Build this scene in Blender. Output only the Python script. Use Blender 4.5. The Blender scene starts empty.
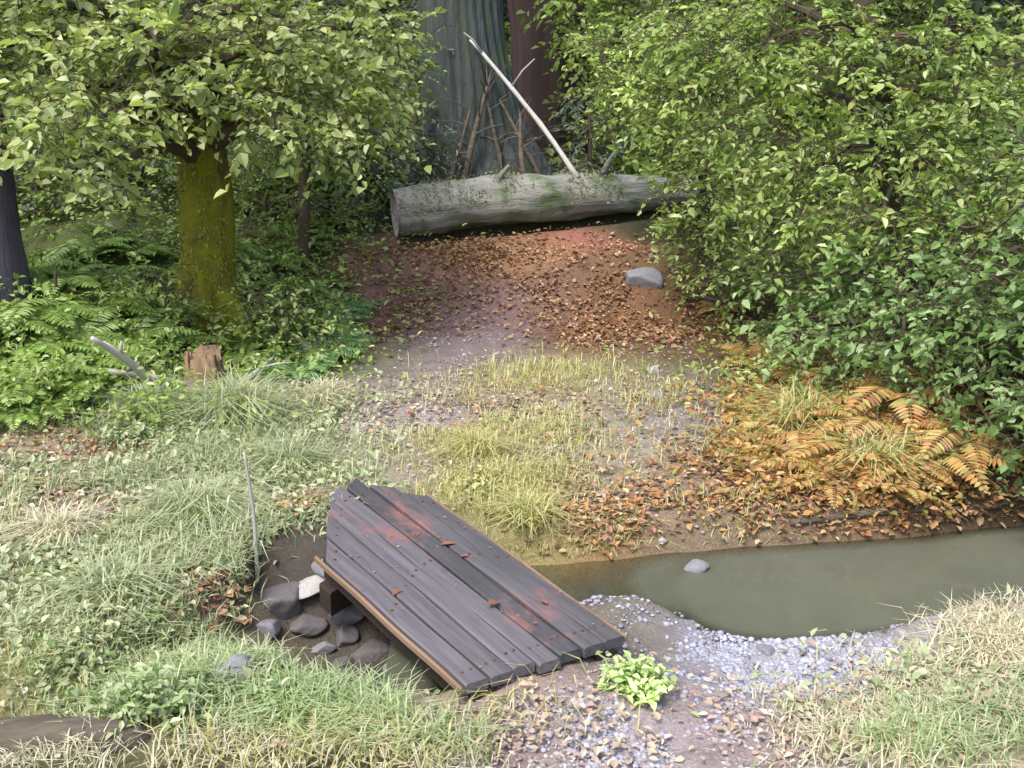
import bpy, math, random
import numpy as np
from mathutils import Vector

rng = np.random.default_rng(11)
random.seed(11)
R = math.radians
scene = bpy.context.scene
COL = scene.collection

# ------------------------------------------------------------------ camera, sky, sun, exposure
CAM_H, PITCH, FOC = 2.4, R(17), 1100.0
cam = bpy.data.cameras.new("camera")
cam.sensor_width = 36.0
cam.lens = 36.0 * FOC / 1024.0
cam.clip_start, cam.clip_end = 0.05, 2000
cam_o = bpy.data.objects.new("camera", cam)
COL.objects.link(cam_o)
cam_o.location = (0, 0, CAM_H)
cam_o.rotation_euler = (R(90) - PITCH, 0, 0)
scene.camera = cam_o

SUN_EL, SUN_AZ = 58, 215          # azimuth clockwise from +Y: behind and left of the camera
w = bpy.data.worlds.new("World")
scene.world = w
w.use_nodes = True
nt = w.node_tree
sky = nt.nodes.new("ShaderNodeTexSky")
sky.sky_type = 'NISHITA'
sky.sun_disc = False
sky.sun_elevation = R(SUN_EL)
sky.sun_rotation = R(SUN_AZ)
sky.air_density, sky.dust_density, sky.ozone_density = 1.0, 4.0, 0.7
bg = nt.nodes["Background"]
bg.inputs["Strength"].default_value = 0.14
nt.links.new(sky.outputs[0], bg.inputs["Color"])

sl = bpy.data.lights.new("sun", 'SUN')
sl.energy = 1.35
sl.angle = R(14)
sl.color = (1.0, 0.96, 0.9)
so = bpy.data.objects.new("sun", sl)
COL.objects.link(so)
a, e = R(SUN_AZ), R(SUN_EL)
sdir = Vector((math.sin(a) * math.cos(e), math.cos(a) * math.cos(e), math.sin(e)))
so.rotation_euler = sdir.to_track_quat('Z', 'Y').to_euler()

vs = scene.view_settings
vs.view_transform = 'Standard'
vs.look = 'None'
vs.gamma = 1
vs.use_curve_mapping = False
vs.exposure = 1.3
scene.cycles.max_bounces = 6
scene.cycles.transparent_max_bounces = 4

# ------------------------------------------------------------------ noise and terrain
def vnoise(x, y, seed=0):
    xi, yi = np.floor(x), np.floor(y)
    fx, fy = x - xi, y - yi
    fx = fx * fx * (3 - 2 * fx)
    fy = fy * fy * (3 - 2 * fy)
    def h(i, j):
        s = np.sin(i * 127.1 + j * 311.7 + seed * 74.7) * 43758.5453
        return s - np.floor(s)
    return (h(xi, yi) * (1 - fx) + h(xi + 1, yi) * fx) * (1 - fy) + (h(xi, yi + 1) * (1 - fx) + h(xi + 1, yi + 1) * fx) * fy

def fbm(x, y, seed=0, o=4):
    s, amp, n = 0, 1.0, 0
    for k in range(o):
        s = s + amp * (vnoise(x, y, seed + k) - 0.5)
        n += amp
        x, y, amp = x * 2.03 + 3.1, y * 2.03 + 1.7, amp * 0.5
    return s / n * 2

def sm(t):
    t = np.clip(t, 0, 1)
    return t * t * (3 - 2 * t)

def chan(x, y, pts):
    """deepest cut of a channel given as (x, y, half width, depth) stations"""
    d = np.zeros_like(x)
    for (x0, y0, w0, d0), (x1, y1, w1, d1) in zip(pts[:-1], pts[1:]):
        vx, vy = x1 - x0, y1 - y0
        t = np.clip(((x - x0) * vx + (y - y0) * vy) / (vx * vx + vy * vy), 0, 1)
        dist = np.hypot(x - x0 - t * vx, y - y0 - t * vy)
        ww, dd = w0 + t * (w1 - w0), d0 + t * (d1 - d0)
        d = np.maximum(d, dd * sm((ww * 1.25 - dist) / (ww * 0.75)))
    return d

STREAM = [(-2.6, 3.0, .22, .16), (-1.75, 3.7, .22, .10), (-1.25, 4.25, .26, .17), (-0.85, 4.55, .40, .30), (-0.1, 4.85, .40, .40),
          (0.3, 4.98, .34, .19), (0.62, 5.02, .36, .21), (.9, 5.0, .44, .30), (1.25, 4.9, .56, .42), (2.3, 5.08, .54, .44), (3.6, 5.35, .6, .45), (7.5, 6.2, .7, .45)]
SHALLOW = [(0.85, 4.25, .34, .10), (1.2, 4.18, .36, .11), (1.55, 4.25, .3, .10)]
DITCH = [(-1.1, 4.85, .20, .22), (-.8, 4.45, .32, .32), (-.5, 4.15, .26, .30), (-.3, 3.95, .16, .16)]
DITCH_CLEAR = [(-1.1, 4.85, .22, .25), (-.8, 4.4, .36, .30), (-.62, 4.12, .34, .3), (-.3, 3.86, .22, .26)]
WATER_Z = -0.18

def at(px, py, Y):
    """point on the photo's line of sight at depth distance Y along the ground"""
    u, v = (px - 512) / FOC, (384 - py) / FOC
    d = np.array([u, math.cos(PITCH) + v * math.sin(PITCH), -math.sin(PITCH) + v * math.cos(PITCH)])
    return np.array([0, 0, CAM_H]) + d * (Y / d[1])

def atz(px, py, z):
    d = at(px, py, 1.0) - np.array([0, 0, CAM_H])
    return np.array([0, 0, CAM_H]) + d * ((z - CAM_H) / d[2])

LOG_A, LOG_B = at(396, 213, 11.2), at(700, 186, 12.0)
_pn, _pf = (atz(465, 684, .1) + atz(625, 634, .1)) / 2, (atz(318, 552, .14) + atz(425, 491, .14)) / 2
PADS = [(_pn[0] + .02, _pn[1] - .02, .035, .36), (_pf[0] - .22, _pf[1] + .22, .075, .42)]

def H(x, y):
    x = np.asarray(x, float); y = np.asarray(y, float)
    z = 0.07 * fbm(x * .6, y * .6, 3, 3) + 0.035 * fbm(x * 2.6, y * 2.6, 9, 3)
    z = z + 0.50 * sm((y - 9.5 + 0.25 * np.sin(x * 1.3)) / 1.7)
    z = z + 0.165 * np.clip(y - 13, 0, 26) * 0.85
    z = z + 0.6 * sm((-x - 1.9) / 2.4) * sm((y - 6.1) / 2.6)
    z = z + 1.0 * sm((x - (1.25 + 0.22 * (y - 5))) / 2.6) * sm((y - 5.45) / 1.4)
    z = z + 0.16 * sm((x - 1.55) / 1.2) * sm((4.55 - y) / 1.0)
    z = z - np.maximum(np.maximum(chan(x, y, STREAM), chan(x, y, SHALLOW)), chan(x, y, DITCH))
    for (bx, by, bz, br) in PADS:
        k = np.exp(-(((x - bx) ** 2 + (y - by) ** 2) / br ** 2) ** 2)
        z = z * (1 - k) + (bz + .02 * fbm(x * 5, y * 5, 8)) * k
    t = np.clip((x - LOG_A[0]) / (LOG_B[0] - LOG_A[0]), -.1, 1.2)
    dy = y - (LOG_A[1] + t * (LOG_B[1] - LOG_A[1]))
    zl = LOG_A[2] + t * (LOG_B[2] - LOG_A[2]) - .24 + .05 * t
    k = np.exp(-(dy / .5) ** 4) * sm((x - LOG_A[0] + .5) / .4)
    z = z * (1 - k) + (zl - .19 * np.exp(-((dy + .10) / .22) ** 2) * (1 - .6 * np.clip(t, 0, 1))) * k
    return z

TS = np.concatenate([np.linspace(1.5, 16, 3000), np.linspace(16, 70, 2000)])
def G(px, py):
    d = at(px, py, 1.0) - np.array([0, 0, CAM_H])
    below = CAM_H + d[2] * TS - H(d[0] * TS, TS) < 0
    k = int(np.argmax(below)) if below.any() else len(TS) - 1
    return np.array([d[0] * TS[k], TS[k], float(H(d[0] * TS[k], TS[k]))])

def ground(x, y, dz=0.0):
    return np.array([x, y, float(H(x, y)) + dz])

# ------------------------------------------------------------------ mesh helpers
class MB:
    def __init__(self):
        self.V, self.F, self.n = [], [], 0
    def add(self, V, F):
        V = np.asarray(V, float).reshape(-1, 3)
        F = np.asarray(F, int)
        self.V.append(V); self.F.append(F + self.n)
        self.n += len(V)
    def build(self, name, m, parent=None, loc=(0, 0, 0), smooth=False, colors=None):
        V = np.concatenate(self.V) - np.asarray(loc, float)
        if parent is not None and parent.get('_rz') is not None:
            c_, s_ = math.cos(-parent['_rz']), math.sin(-parent['_rz'])
            V = np.stack([V[:, 0] * c_ - V[:, 1] * s_, V[:, 0] * s_ + V[:, 1] * c_, V[:, 2]], 1)
        me = bpy.data.meshes.new(name)
        me.vertices.add(len(V))
        me.vertices.foreach_set("co", V.astype(np.float32).ravel())
        cnt = np.concatenate([np.full(len(f), f.shape[1]) for f in self.F])
        idx = np.concatenate([f.ravel() for f in self.F])
        me.loops.add(len(idx))
        me.loops.foreach_set("vertex_index", idx.astype(np.int32))
        me.polygons.add(len(cnt))
        st = np.concatenate([[0], np.cumsum(cnt)[:-1]])
        me.polygons.foreach_set("loop_start", st.astype(np.int32))
        me.polygons.foreach_set("use_smooth", np.full(len(cnt), bool(smooth)))
        if colors is not None:
            ca = me.color_attributes.new("tint", 'FLOAT_COLOR', 'POINT')
            ca.data.foreach_set("color", np.concatenate([colors, np.ones((len(colors), 1))], 1).astype(np.float32).ravel())
        me.update(calc_edges=True)
        me.validate()
        if m: me.materials.append(m)
        o = bpy.data.objects.new(name, me)
        COL.objects.link(o)
        if parent is not None:
            o.parent = parent
        else:
            o.location = loc
        return o

def tag(o, label, cat, group=None):
    o["label"] = label; o["category"] = cat
    if group: o["group"] = group
    return o

def empty(name, loc, label, cat, group=None):
    o = bpy.data.objects.new(name, None)
    o.empty_display_size = 0.1
    COL.objects.link(o)
    o.location = loc
    return tag(o, label, cat, group)

def copy_tree(o, parent=None):
    c = o.copy()
    COL.objects.link(c)
    if parent is not None: c.parent = parent
    for ch in list(o.children):
        copy_tree(ch, c)
    return c

def unit(v):
    v = np.asarray(v, float)
    return v / np.maximum(np.linalg.norm(v, axis=-1, keepdims=True), 1e-9)

def resample(pts, n):
    """smooth curve through points (Catmull-Rom), n samples"""
    P = np.asarray(pts, float)
    if len(P) < 2: return P
    Q = np.concatenate([[2 * P[0] - P[1]], P, [2 * P[-1] - P[-2]]])
    out = []
    for t in np.linspace(0, len(P) - 1 - 1e-6, n):
        i = int(t); f = t - i
        p0, p1, p2, p3 = Q[i], Q[i + 1], Q[i + 2], Q[i + 3]
        out.append(0.5 * (2 * p1 + (p2 - p0) * f + (2 * p0 - 5 * p1 + 4 * p2 - p3) * f * f + (3 * p1 - p0 - 3 * p2 + p3) * f ** 3))
    return np.array(out)

def tube(pts, rad, ns=10, rough=0.0, ridges=0, ridge=0.0, seed=0, cap=True):
    P = np.asarray(pts, float); n = len(P)
    rad = np.interp(np.linspace(0, 1, n), np.linspace(0, 1, len(rad)), rad)
    T = unit(np.gradient(P, axis=0))
    ref = np.array([1, 0, 0.0]) if abs(T[0][0]) < 0.8 else np.array([0, 0, 1.0])
    A = unit(ref - (T @ ref)[:, None] * T)
    B = np.cross(T, A)
    th = np.linspace(0, 2 * np.pi, ns, endpoint=False)
    rr = np.ones((n, ns))
    if ridges:
        tw = np.linspace(0, 0.6, n)[:, None] + seed
        ph = vnoise(np.tile(np.cos(th) * 2 + 9, (n, 1)), np.tile(np.linspace(0, 3, n)[:, None], (1, ns)), seed + 2) * 2
        rr += ridge * (np.abs(np.sin((th[None] + tw * .2) * ridges / 2 + ph)) - 0.6)
    if rough:
        L = np.concatenate([[0], np.cumsum(np.linalg.norm(np.diff(P, axis=0), axis=1))])
        s = L / max(rad.max(), 1e-6)
        rr += rough * fbm(np.cos(th)[None] * 1.3 + 5 + s[:, None] * .7, np.sin(th)[None] * 1.3 + 7 + s[:, None] * .5, seed, 3)
    V = P[:, None] + (rad[:, None] * rr)[..., None] * (np.cos(th)[None, :, None] * A[:, None] + np.sin(th)[None, :, None] * B[:, None])
    i = np.arange(n - 1)[:, None] * ns; j = np.arange(ns)[None]; j2 = (j + 1) % ns
    F = np.stack([i + j, i + j2, i + ns + j2, i + ns + j], -1).reshape(-1, 4)
    V = V.reshape(-1, 3)
    if cap:
        c0, c1 = len(V), len(V) + 1
        V = np.concatenate([V, P[:1], P[-1:]])
        k = np.arange(ns); k2 = (k + 1) % ns
        # caps as quads with a doubled centre avoided: use thin fan quads by pairing
        Fc = []
        for q in range(0, ns - 1, 2):
            Fc.append([c0, (q + 2) % ns, q + 1, q])
            b = (n - 1) * ns
            Fc.append([c1, b + q, b + q + 1, b + (q + 2) % ns])
        F = np.concatenate([F, np.array(Fc)])
    return V, F

def leaves(C, D, N, L, W, fold=0.25):
    """pointed folded leaf blades: base points C, directions D, face normals N, lengths, widths"""
    D = unit(D)
    S = unit(np.cross(D, N)); N = np.cross(S, D)
    L = np.broadcast_to(np.asarray(L, float), (len(C),))[:, None]
    Wd = np.broadcast_to(np.asarray(W, float), (len(C),))[:, None]
    up = N * Wd * fold
    V = np.stack([C, C + D * L * .33 + S * Wd * .5 + up, C + D * L * .68 + S * Wd * .38 + up * .7 - N * L * .04,
                  C + D * L - N * L * .12, C + D * L * .68 - S * Wd * .38 + up * .7 - N * L * .04, C + D * L * .33 - S * Wd * .5 + up], 1)
    b = np.arange(len(C))[:, None] * 6
    F = np.concatenate([b + np.array([0, 1, 2, 3]), b + np.array([0, 3, 4, 5])], 0)
    return V.reshape(-1, 3), F

def rdir(n):
    return unit(rng.normal(size=(n, 3)))

def blades(P, hgt, lean, width, curve=0.5):
    n = len(P)
    az = rng.uniform(0, 2 * np.pi, n)
    d = np.stack([np.cos(az), np.sin(az), np.zeros(n)], 1)
    s = np.stack([-np.sin(az), np.cos(az), np.zeros(n)], 1)
    h = hgt[:, None]; wd = width[:, None]; ln = lean[:, None] * h
    z = np.array([0, 0, 1.0])
    m = P + z * h * .6 + d * ln * .35
    t = P + z * h * (1 - 0.35 * lean[:, None]) + d * ln
    V = np.stack([P - s * wd / 2, P + s * wd / 2, m + s * wd * .4, m - s * wd * .4, t + s * wd * .07, t - s * wd * .07], 1)
    b = np.arange(n)[:, None] * 6
    F = np.concatenate([b + np.array([0, 1, 2, 3]), b + np.array([3, 2, 4, 5])], 0)
    return V.reshape(-1, 3), F

# ------------------------------------------------------------------ materials
def lin(c):
    c = np.asarray(c, float) / 255
    return tuple(np.where(c <= .04045, c / 12.92, ((c + .055) / 1.055) ** 2.4))

def new_mat(name):
    m = bpy.data.materials.new(name)
    m.use_nodes = True
    return m, m.node_tree, m.node_tree.nodes["Principled BSDF"]

def ramp(t, cols, inp):
    r = t.nodes.new("ShaderNodeValToRGB")
    el = r.color_ramp.elements
    while len(el) < len(cols): el.new(0.5)
    for k, c in enumerate(cols):
        el[k].position = k / (len(cols) - 1)
        el[k].color = (*c, 1)
    t.links.new(inp, r.inputs[0])
    return r.outputs[0]

def noise(t, scale, detail=4, rough=.55, vec=None, stretch=None):
    n = t.nodes.new("ShaderNodeTexNoise")
    n.inputs["Scale"].default_value = scale
    n.inputs["Detail"].default_value = detail
    n.inputs["Roughness"].default_value = rough
    tc = t.nodes.new("ShaderNodeTexCoord")
    src = tc.outputs["Object"]
    if stretch:
        mp = t.nodes.new("ShaderNodeMapping")
        mp.inputs["Scale"].default_value = stretch
        t.links.new(src, mp.inputs[0]); src = mp.outputs[0]
    t.links.new(src, n.inputs["Vector"])
    return n.outputs["Fac"]

def mix(t, fac, a, b, mode='MIX'):
    m = t.nodes.new("ShaderNodeMix")
    m.data_type = 'RGBA'; m.blend_type = mode
    for s, v in ((m.inputs[0], fac), (m.inputs[6], a), (m.inputs[7], b)):
        if isinstance(v, (int, float)): s.default_value = v
        elif isinstance(v, tuple): s.default_value = (*v, 1)
        else: t.links.new(v, s)
    return m.outputs[2]

def bump(t, p, h, strength, dist=0.02):
    b = t.nodes.new("ShaderNodeBump")
    b.inputs["Strength"].default_value = strength
    b.inputs["Distance"].default_value = dist
    t.links.new(h, b.inputs["Height"])
    t.links.new(b.outputs[0], p.inputs["Normal"])

def leaf_mat(name, cols, trans=0.42, clump=(0.95, 1.75), scale=1.6):
    """foliage: each leaf its own tint, slow drift of tint through the crown, light through the blade"""
    m, t, p = new_mat(name)
    cols = [tuple((.87 * q + .13 * (.3 * c_[0] + .6 * c_[1] + .1 * c_[2])) * (1.32 if 'grass' in name else 1.55) for q in c_) for c_ in cols]
    g = t.nodes.new("ShaderNodeNewGeometry")
    c = ramp(t, cols, g.outputs["Random Per Island"])
    nz = noise(t, scale, 2)
    c = mix(t, 1.0, c, ramp(t, [(clump[0],) * 3, (1, 1, 1), (clump[1], clump[1], clump[1] * .85)], nz), 'MULTIPLY')
    t.links.new(c, p.inputs["Base Color"])
    p.inputs["Roughness"].default_value = 0.42
    p.inputs["Specular IOR Level"].default_value = 0.55
    tr = t.nodes.new("ShaderNodeBsdfTranslucent")
    t.links.new(mix(t, 1.0, c, (1.1, 1.25, .6), 'MULTIPLY'), tr.inputs["Color"])
    ms = t.nodes.new("ShaderNodeMixShader")
    ms.inputs[0].default_value = trans
    t.links.new(p.outputs[0], ms.inputs[1]); t.links.new(tr.outputs[0], ms.inputs[2])
    t.links.new(ms.outputs[0], t.nodes["Material Output"].inputs["Surface"])
    return m

def island_mat(name, cols, rough=.85, nscale=0, nrange=(.6, 1.3)):
    m, t, p = new_mat(name)
    g = t.nodes.new("ShaderNodeNewGeometry")
    c = ramp(t, cols, g.outputs["Random Per Island"])
    if nscale:
        nz = noise(t, nscale, 5)
        c = mix(t, 1.0, c, ramp(t, [(nrange[0],) * 3, (nrange[1],) * 3], nz), 'MULTIPLY')
        bump(t, p, nz, .4, .01)
    t.links.new(c, p.inputs["Base Color"])
    p.inputs["Roughness"].default_value = rough
    p.inputs["Specular IOR Level"].default_value = 0.25
    return m

def bark_mat(name, cols, scale=6, stretch=(1, 1, .18), b=.8, dist=.04, moss=None, moss_amt=(.45, .6)):
    m, t, p = new_mat(name)
    nz = noise(t, scale, 7, .65, stretch=stretch)
    c = ramp(t, cols, nz)
    if moss:
        nm = noise(t, 3.0, 5, .6)
        r = t.nodes.new("ShaderNodeMapRange")
        r.inputs[1].default_value, r.inputs[2].default_value = moss_amt
        t.links.new(nm, r.inputs[0])
        c = mix(t, r.outputs[0], c, ramp(t, moss, noise(t, 40, 3)))
    t.links.new(c, p.inputs["Base Color"])
    p.inputs["Roughness"].default_value = .9
    p.inputs["Specular IOR Level"].default_value = 0.2
    bump(t, p, nz, b, dist)
    return m

# colours: dry real-world reflectances
M = {}
M['leaf_bright'] = leaf_mat("leaf_bright_green", [(.095, .15, .02), (.16, .235, .035), (.21, .29, .06), (.11, .17, .03), (.31, .38, .15), (.20, .23, .04), (.08, .12, .025)])
M['leaf_yellow'] = leaf_mat("leaf_yellow_green", [(.12, .16, .03), (.20, .24, .06), (.27, .30, .10), (.13, .18, .06), (.36, .38, .20)])
M['leaf_blue'] = leaf_mat("leaf_cool_green", [(.075, .14, .03), (.13, .21, .05), (.16, .26, .09), (.09, .16, .035), (.25, .34, .17)])
M['leaf_mid'] = leaf_mat("leaf_mid_green", [(.06, .105, .018), (.10, .16, .03), (.15, .20, .05), (.09, .12, .025), (.22, .27, .10)])
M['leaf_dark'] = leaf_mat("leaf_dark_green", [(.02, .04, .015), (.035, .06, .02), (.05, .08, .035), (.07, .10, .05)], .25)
M['needle'] = leaf_mat("needle_grey_green", [(.035, .06, .045), (.06, .09, .07), (.10, .135, .105)], .15)
M['fern'] = leaf_mat("fern_green", [(.09, .16, .02), (.14, .22, .035), (.19, .27, .06)], .4)
M['fern_cool'] = leaf_mat("fern_cool_green", [(.06, .14, .035), (.09, .19, .05), (.15, .26, .09)], .35)
M['bracken'] = leaf_mat("bracken_orange", [(.24, .10, .025), (.36, .17, .04), (.30, .21, .05), (.17, .075, .025), (.24, .24, .05), (.38, .22, .06)], .35, (.75, 1.4))
M['moss'] = leaf_mat('trunk_moss', [(.09, .10, .012), (.15, .16, .02), (.22, .22, .035), (.12, .11, .02), (.27, .26, .06)], .25)
M['weed_pale'] = leaf_mat('weed_pale_green', [(.24, .34, .10), (.34, .44, .16), (.42, .50, .24)], .35)
M['log_moss'] = leaf_mat('log_moss', [(.06, .09, .03), (.10, .13, .05), (.15, .17, .08), (.12, .11, .06)], .2)
M['grass_pale'] = leaf_mat("grass_sage", [(.20, .26, .12), (.28, .33, .17), (.36, .38, .24), (.24, .27, .13), (.42, .41, .30)], .3, (.75, 1.2))
M['grass_green'] = leaf_mat("grass_green", [(.16, .24, .08), (.22, .31, .12), (.30, .37, .19), (.36, .37, .24)], .35, (.75, 1.2))
M['grass_yellow'] = leaf_mat("grass_yellow", [(.28, .28, .07), (.38, .37, .12), (.44, .40, .20), (.26, .24, .09)], .3, (.75, 1.2))
M['grass_dry'] = leaf_mat("grass_straw", [(.36, .32, .20), (.45, .41, .28), (.52, .48, .36), (.30, .26, .17)], .25, (.75, 1.15))
M['litter'] = island_mat("dead_leaves", [(.10, .055, .03), (.22, .11, .05), (.34, .20, .10), (.18, .07, .05), (.42, .30, .18), (.14, .09, .06)])
M['litter_orange'] = island_mat("orange_leaves", [(.24, .10, .04), (.34, .17, .07), (.42, .27, .12), (.16, .065, .04), (.42, .34, .19), (.26, .17, .10), (.30, .15, .11)])
M['litter_pale'] = island_mat("pale_leaves", [(.30, .23, .16), (.42, .35, .25), (.25, .17, .14), (.50, .46, .36), (.34, .22, .19)])
M['gravel'] = island_mat("gravel_stone", [(.20, .17, .17), (.30, .26, .26), (.36, .31, .30), (.26, .23, .26), (.46, .43, .40), (.24, .18, .16)], .8)
M['gravel_blue'] = island_mat("gravel_blue_stone", [(.18, .185, .23), (.27, .275, .34), (.34, .35, .43), (.22, .22, .26), (.46, .47, .53)], .6)
M['stone'] = island_mat("stone_grey", [(.14, .145, .155), (.20, .20, .22)], .85, 9)
M['stone_pale'] = island_mat("stone_pale", [(.30, .31, .30), (.38, .37, .36)], .85, 9, (.5, 1.2))
M['stone_dark'] = island_mat("stone_dark", [(.06, .058, .06), (.12, .112, .118)], .8, 14, (.35, 1.6))
M['wood_pale'] = bark_mat("bare_pale_wood", [(.24, .23, .21), (.38, .36, .33), (.48, .46, .43)], 14, (1, 1, .2), .4, .01)
M['wood_tan'] = bark_mat("rotten_tan_wood", [(.09, .06, .035), (.20, .135, .085), (.30, .22, .15)], 8, (1, 1, .25), .9, .03)
M['bark_grey'] = bark_mat("bark_grey_green", [(.012, .016, .016), (.045, .056, .055), (.085, .10, .097), (.19, .20, .19)], 10, (1, 1, .08), 1.0, .12, [(.05, .07, .045), (.08, .10, .06)], (.5, .62))
M['bark_red'] = bark_mat("bark_dark_red", [(.02, .014, .014), (.06, .04, .04), (.12, .085, .08)], 7, (1, 1, .12), 1.0, .05)
M['bark_purple'] = bark_mat("bark_dark_purple", [(.03, .027, .04), (.075, .065, .10), (.13, .12, .16)], 7, (1, 1, .15), 1.0, .04)
M['bark_brown'] = bark_mat("bark_brown", [(.03, .025, .018), (.08, .065, .045), (.15, .13, .10)], 8, (1, 1, .2), .8, .03)
M['bark_moss'] = bark_mat("bark_under_moss", [(.05, .045, .02), (.11, .10, .03)], 8, (1, 1, .3), .9, .03,
                          [(.10, .105, .008), (.17, .17, .012), (.25, .24, .03)], (.34, .46))
M['log'] = bark_mat("log_weathered", [(.05, .05, .045), (.17, .175, .16), (.28, .275, .255), (.42, .40, .38)], 10, (.12, 1, 1), 1.0, .05,
                    [(.07, .10, .05), (.12, .16, .09)], (.52, .66))
M['log_end'] = bark_mat("log_cut_end", [(.10, .085, .09), (.28, .24, .27), (.40, .36, .40)], 16, (1, 1, 1), .5, .01)
M['hollow'] = bark_mat("log_hollow_shade", [(.012, .008, .006), (.035, .02, .015)], 10, (1, 1, 1), .5, .02)  # near-black: the shade inside the log end is put into the colour
M['root'] = bark_mat("root_brown_grey", [(.03, .026, .018), (.10, .085, .065), (.19, .165, .13)], 16, (.12, 1, 1), 1.0, .03)

def deck_mat():
    m, t, p = new_mat("bridge_weathered_board")
    g = t.nodes.new("ShaderNodeObjectInfo")
    fine = noise(t, 30, 6, .65, stretch=(1, .05, 1))
    blotch = noise(t, 2.3, 4, .6)
    c = ramp(t, [(.02, .02, .022), (.056, .053, .059), (.106, .10, .108), (.068, .069, .07)], fine)
    c = mix(t, 1.0, c, ramp(t, [(.55, .58, .58), (1, 1, 1), (1.35, 1.3, 1.36)], g.outputs["Random"]), 'MULTIPLY')
    st = t.nodes.new("ShaderNodeMapRange")
    st.inputs[1].default_value, st.inputs[2].default_value = .585, .70
    t.links.new(noise(t, 2.6, 5, .65, stretch=(1, .55, 1)), st.inputs[0])
    c = mix(t, st.outputs[0], c, (.21, .095, .085))
    c = mix(t, ramp(t, [(0, 0, 0), (0, 0, 0), (.5, .5, .5)], blotch), c, (.125, .118, .135))
    t.links.new(c, p.inputs["Base Color"])
    p.inputs["Roughness"].default_value = .7
    bump(t, p, fine, .7, .008)
    return m
M['deck'] = deck_mat()
M['deck_edge'] = bark_mat("bridge_bare_edge", [(.07, .045, .03), (.17, .115, .075), (.27, .20, .14)], 14, (1, .08, 1), .5, .01)
M['beam'] = bark_mat("bridge_dark_beam", [(.02, .015, .012), (.05, .035, .03)], 10, (1, .1, 1), .6, .01)
M['nail'] = island_mat("rusty_nail", [(.10, .05, .03), (.14, .07, .04)], .6)

# ------------------------------------------------------------------ ground
GX = np.sinh(np.linspace(-4.6, 4.6, 361)) / np.sinh(4.6) * 220
GX = np.sign(GX) * (np.abs(GX) + 0) + np.linspace(-4.5, 4.5, 361)
GY = np.concatenate([np.linspace(-60, 0, 14)[:-1], np.linspace(0, 2.6, 22)[:-1], np.linspace(2.6, 9, 230)[:-1],
                     np.linspace(9, 16, 110)[:-1], np.linspace(16, 45, 60)[:-1], np.geomspace(45, 400, 18)])
XX, YY = np.meshgrid(GX, GY)
ZZ = H(XX, YY)
near = np.exp(-((YY - 5) / 8) ** 2)
ZZ = ZZ + near * (0.022 * fbm(XX * 9, YY * 9, 21, 3) + .010 * fbm(XX * 28, YY * 28, 33, 2))

ZONES = [  # soil colour (shade painted in at the right-hand hollow), centre pixel on the photographed ground, world radii x/y, weight
    ((.30, .25, .25), (400, 420), .9, .9, 2.0), ((.21, .165, .19), (455, 345), .45, 1.3, 3.2), ((.21, .16, .18), (490, 305), .5, .5, 2.0), ((.30, .28, .18), (560, 440), .8, .9, 2.0),
    ((.27, .235, .28), (690, 430), .55, 1.0, 2.0), ((.20, .11, .09), (480, 285), 1.3, .7, 3.0), ((.38, .22, .11), (490, 255), 1.1, .3, 4.0), ((.36, .13, .11), (590, 245), .45, .25, 3.0),
    ((.26, .13, .15), (370, 270), .35, .9, 3.0), ((.20, .10, .055), (640, 325), .8, .8, 2.4), ((.29, .12, .11), (600, 240), .4, .3, 2.6),
    ((.30, .17, .07), (820, 480), .8, .45, 2.6), ((.20, .15, .05), (840, 400), .7, .8, 2.0), ((.34, .19, .08), (600, 525), .35, .25, 2.0),
    ((.36, .33, .13), (510, 515), .3, .3, 2.0), ((.34, .30, .18), (535, 375), .6, .6, 1.5), ((.035, .024, .02), (1000, 500), .55, .7, 5),  # last entry: near-black, paints the shade of the hollow at right
    ((.28, .22, .24), (700, 730), .6, .25, 2.4), ((.36, .35, .36), (620, 748), .25, .15, 2.4), ((.26, .20, .22), (500, 745), .25, .2, 2.2),
    ((.30, .305, .37), (810, 676), .48, .34, 5.0), ((.17, .15, .12), (640, 635), .22, .25, 4.0), ((.40, .35, .27), (950, 700), .6, .6, 2.2), ((.33, .33, .20), (130, 480), 1.3, 1.2, 1.4),
    ((.30, .19, .16), (60, 450), .6, .35, 2.6), ((.28, .17, .15), (80, 510), .35, .2, 3.0), ((.30, .20, .16), (200, 600), .35, .2, 2.0), ((.36, .22, .10), (290, 505), .16, .25, 2.4), ((.28, .28, .13), (200, 650), .9, .5, 1.4),
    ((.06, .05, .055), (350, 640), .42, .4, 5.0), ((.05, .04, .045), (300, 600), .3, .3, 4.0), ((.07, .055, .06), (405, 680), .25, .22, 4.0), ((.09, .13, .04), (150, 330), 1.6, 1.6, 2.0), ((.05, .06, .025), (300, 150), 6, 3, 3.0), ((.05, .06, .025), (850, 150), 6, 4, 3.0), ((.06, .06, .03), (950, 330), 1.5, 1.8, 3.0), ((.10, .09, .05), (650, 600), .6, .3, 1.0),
    ((.36, .29, .22), (480, 715), .4, .2, 1.5), ((.11, .11, .085), (840, 580), 1.6, .5, 1.5),
]
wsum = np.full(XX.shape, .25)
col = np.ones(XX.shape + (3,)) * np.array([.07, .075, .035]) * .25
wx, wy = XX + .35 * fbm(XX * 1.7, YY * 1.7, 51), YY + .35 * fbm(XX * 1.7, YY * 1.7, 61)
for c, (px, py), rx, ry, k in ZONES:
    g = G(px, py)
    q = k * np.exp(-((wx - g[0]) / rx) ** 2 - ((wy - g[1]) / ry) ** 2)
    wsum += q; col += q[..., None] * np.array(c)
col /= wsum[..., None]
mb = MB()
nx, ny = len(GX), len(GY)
i = np.arange(ny - 1)[:, None] * nx; j = np.arange(nx - 1)[None]
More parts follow.
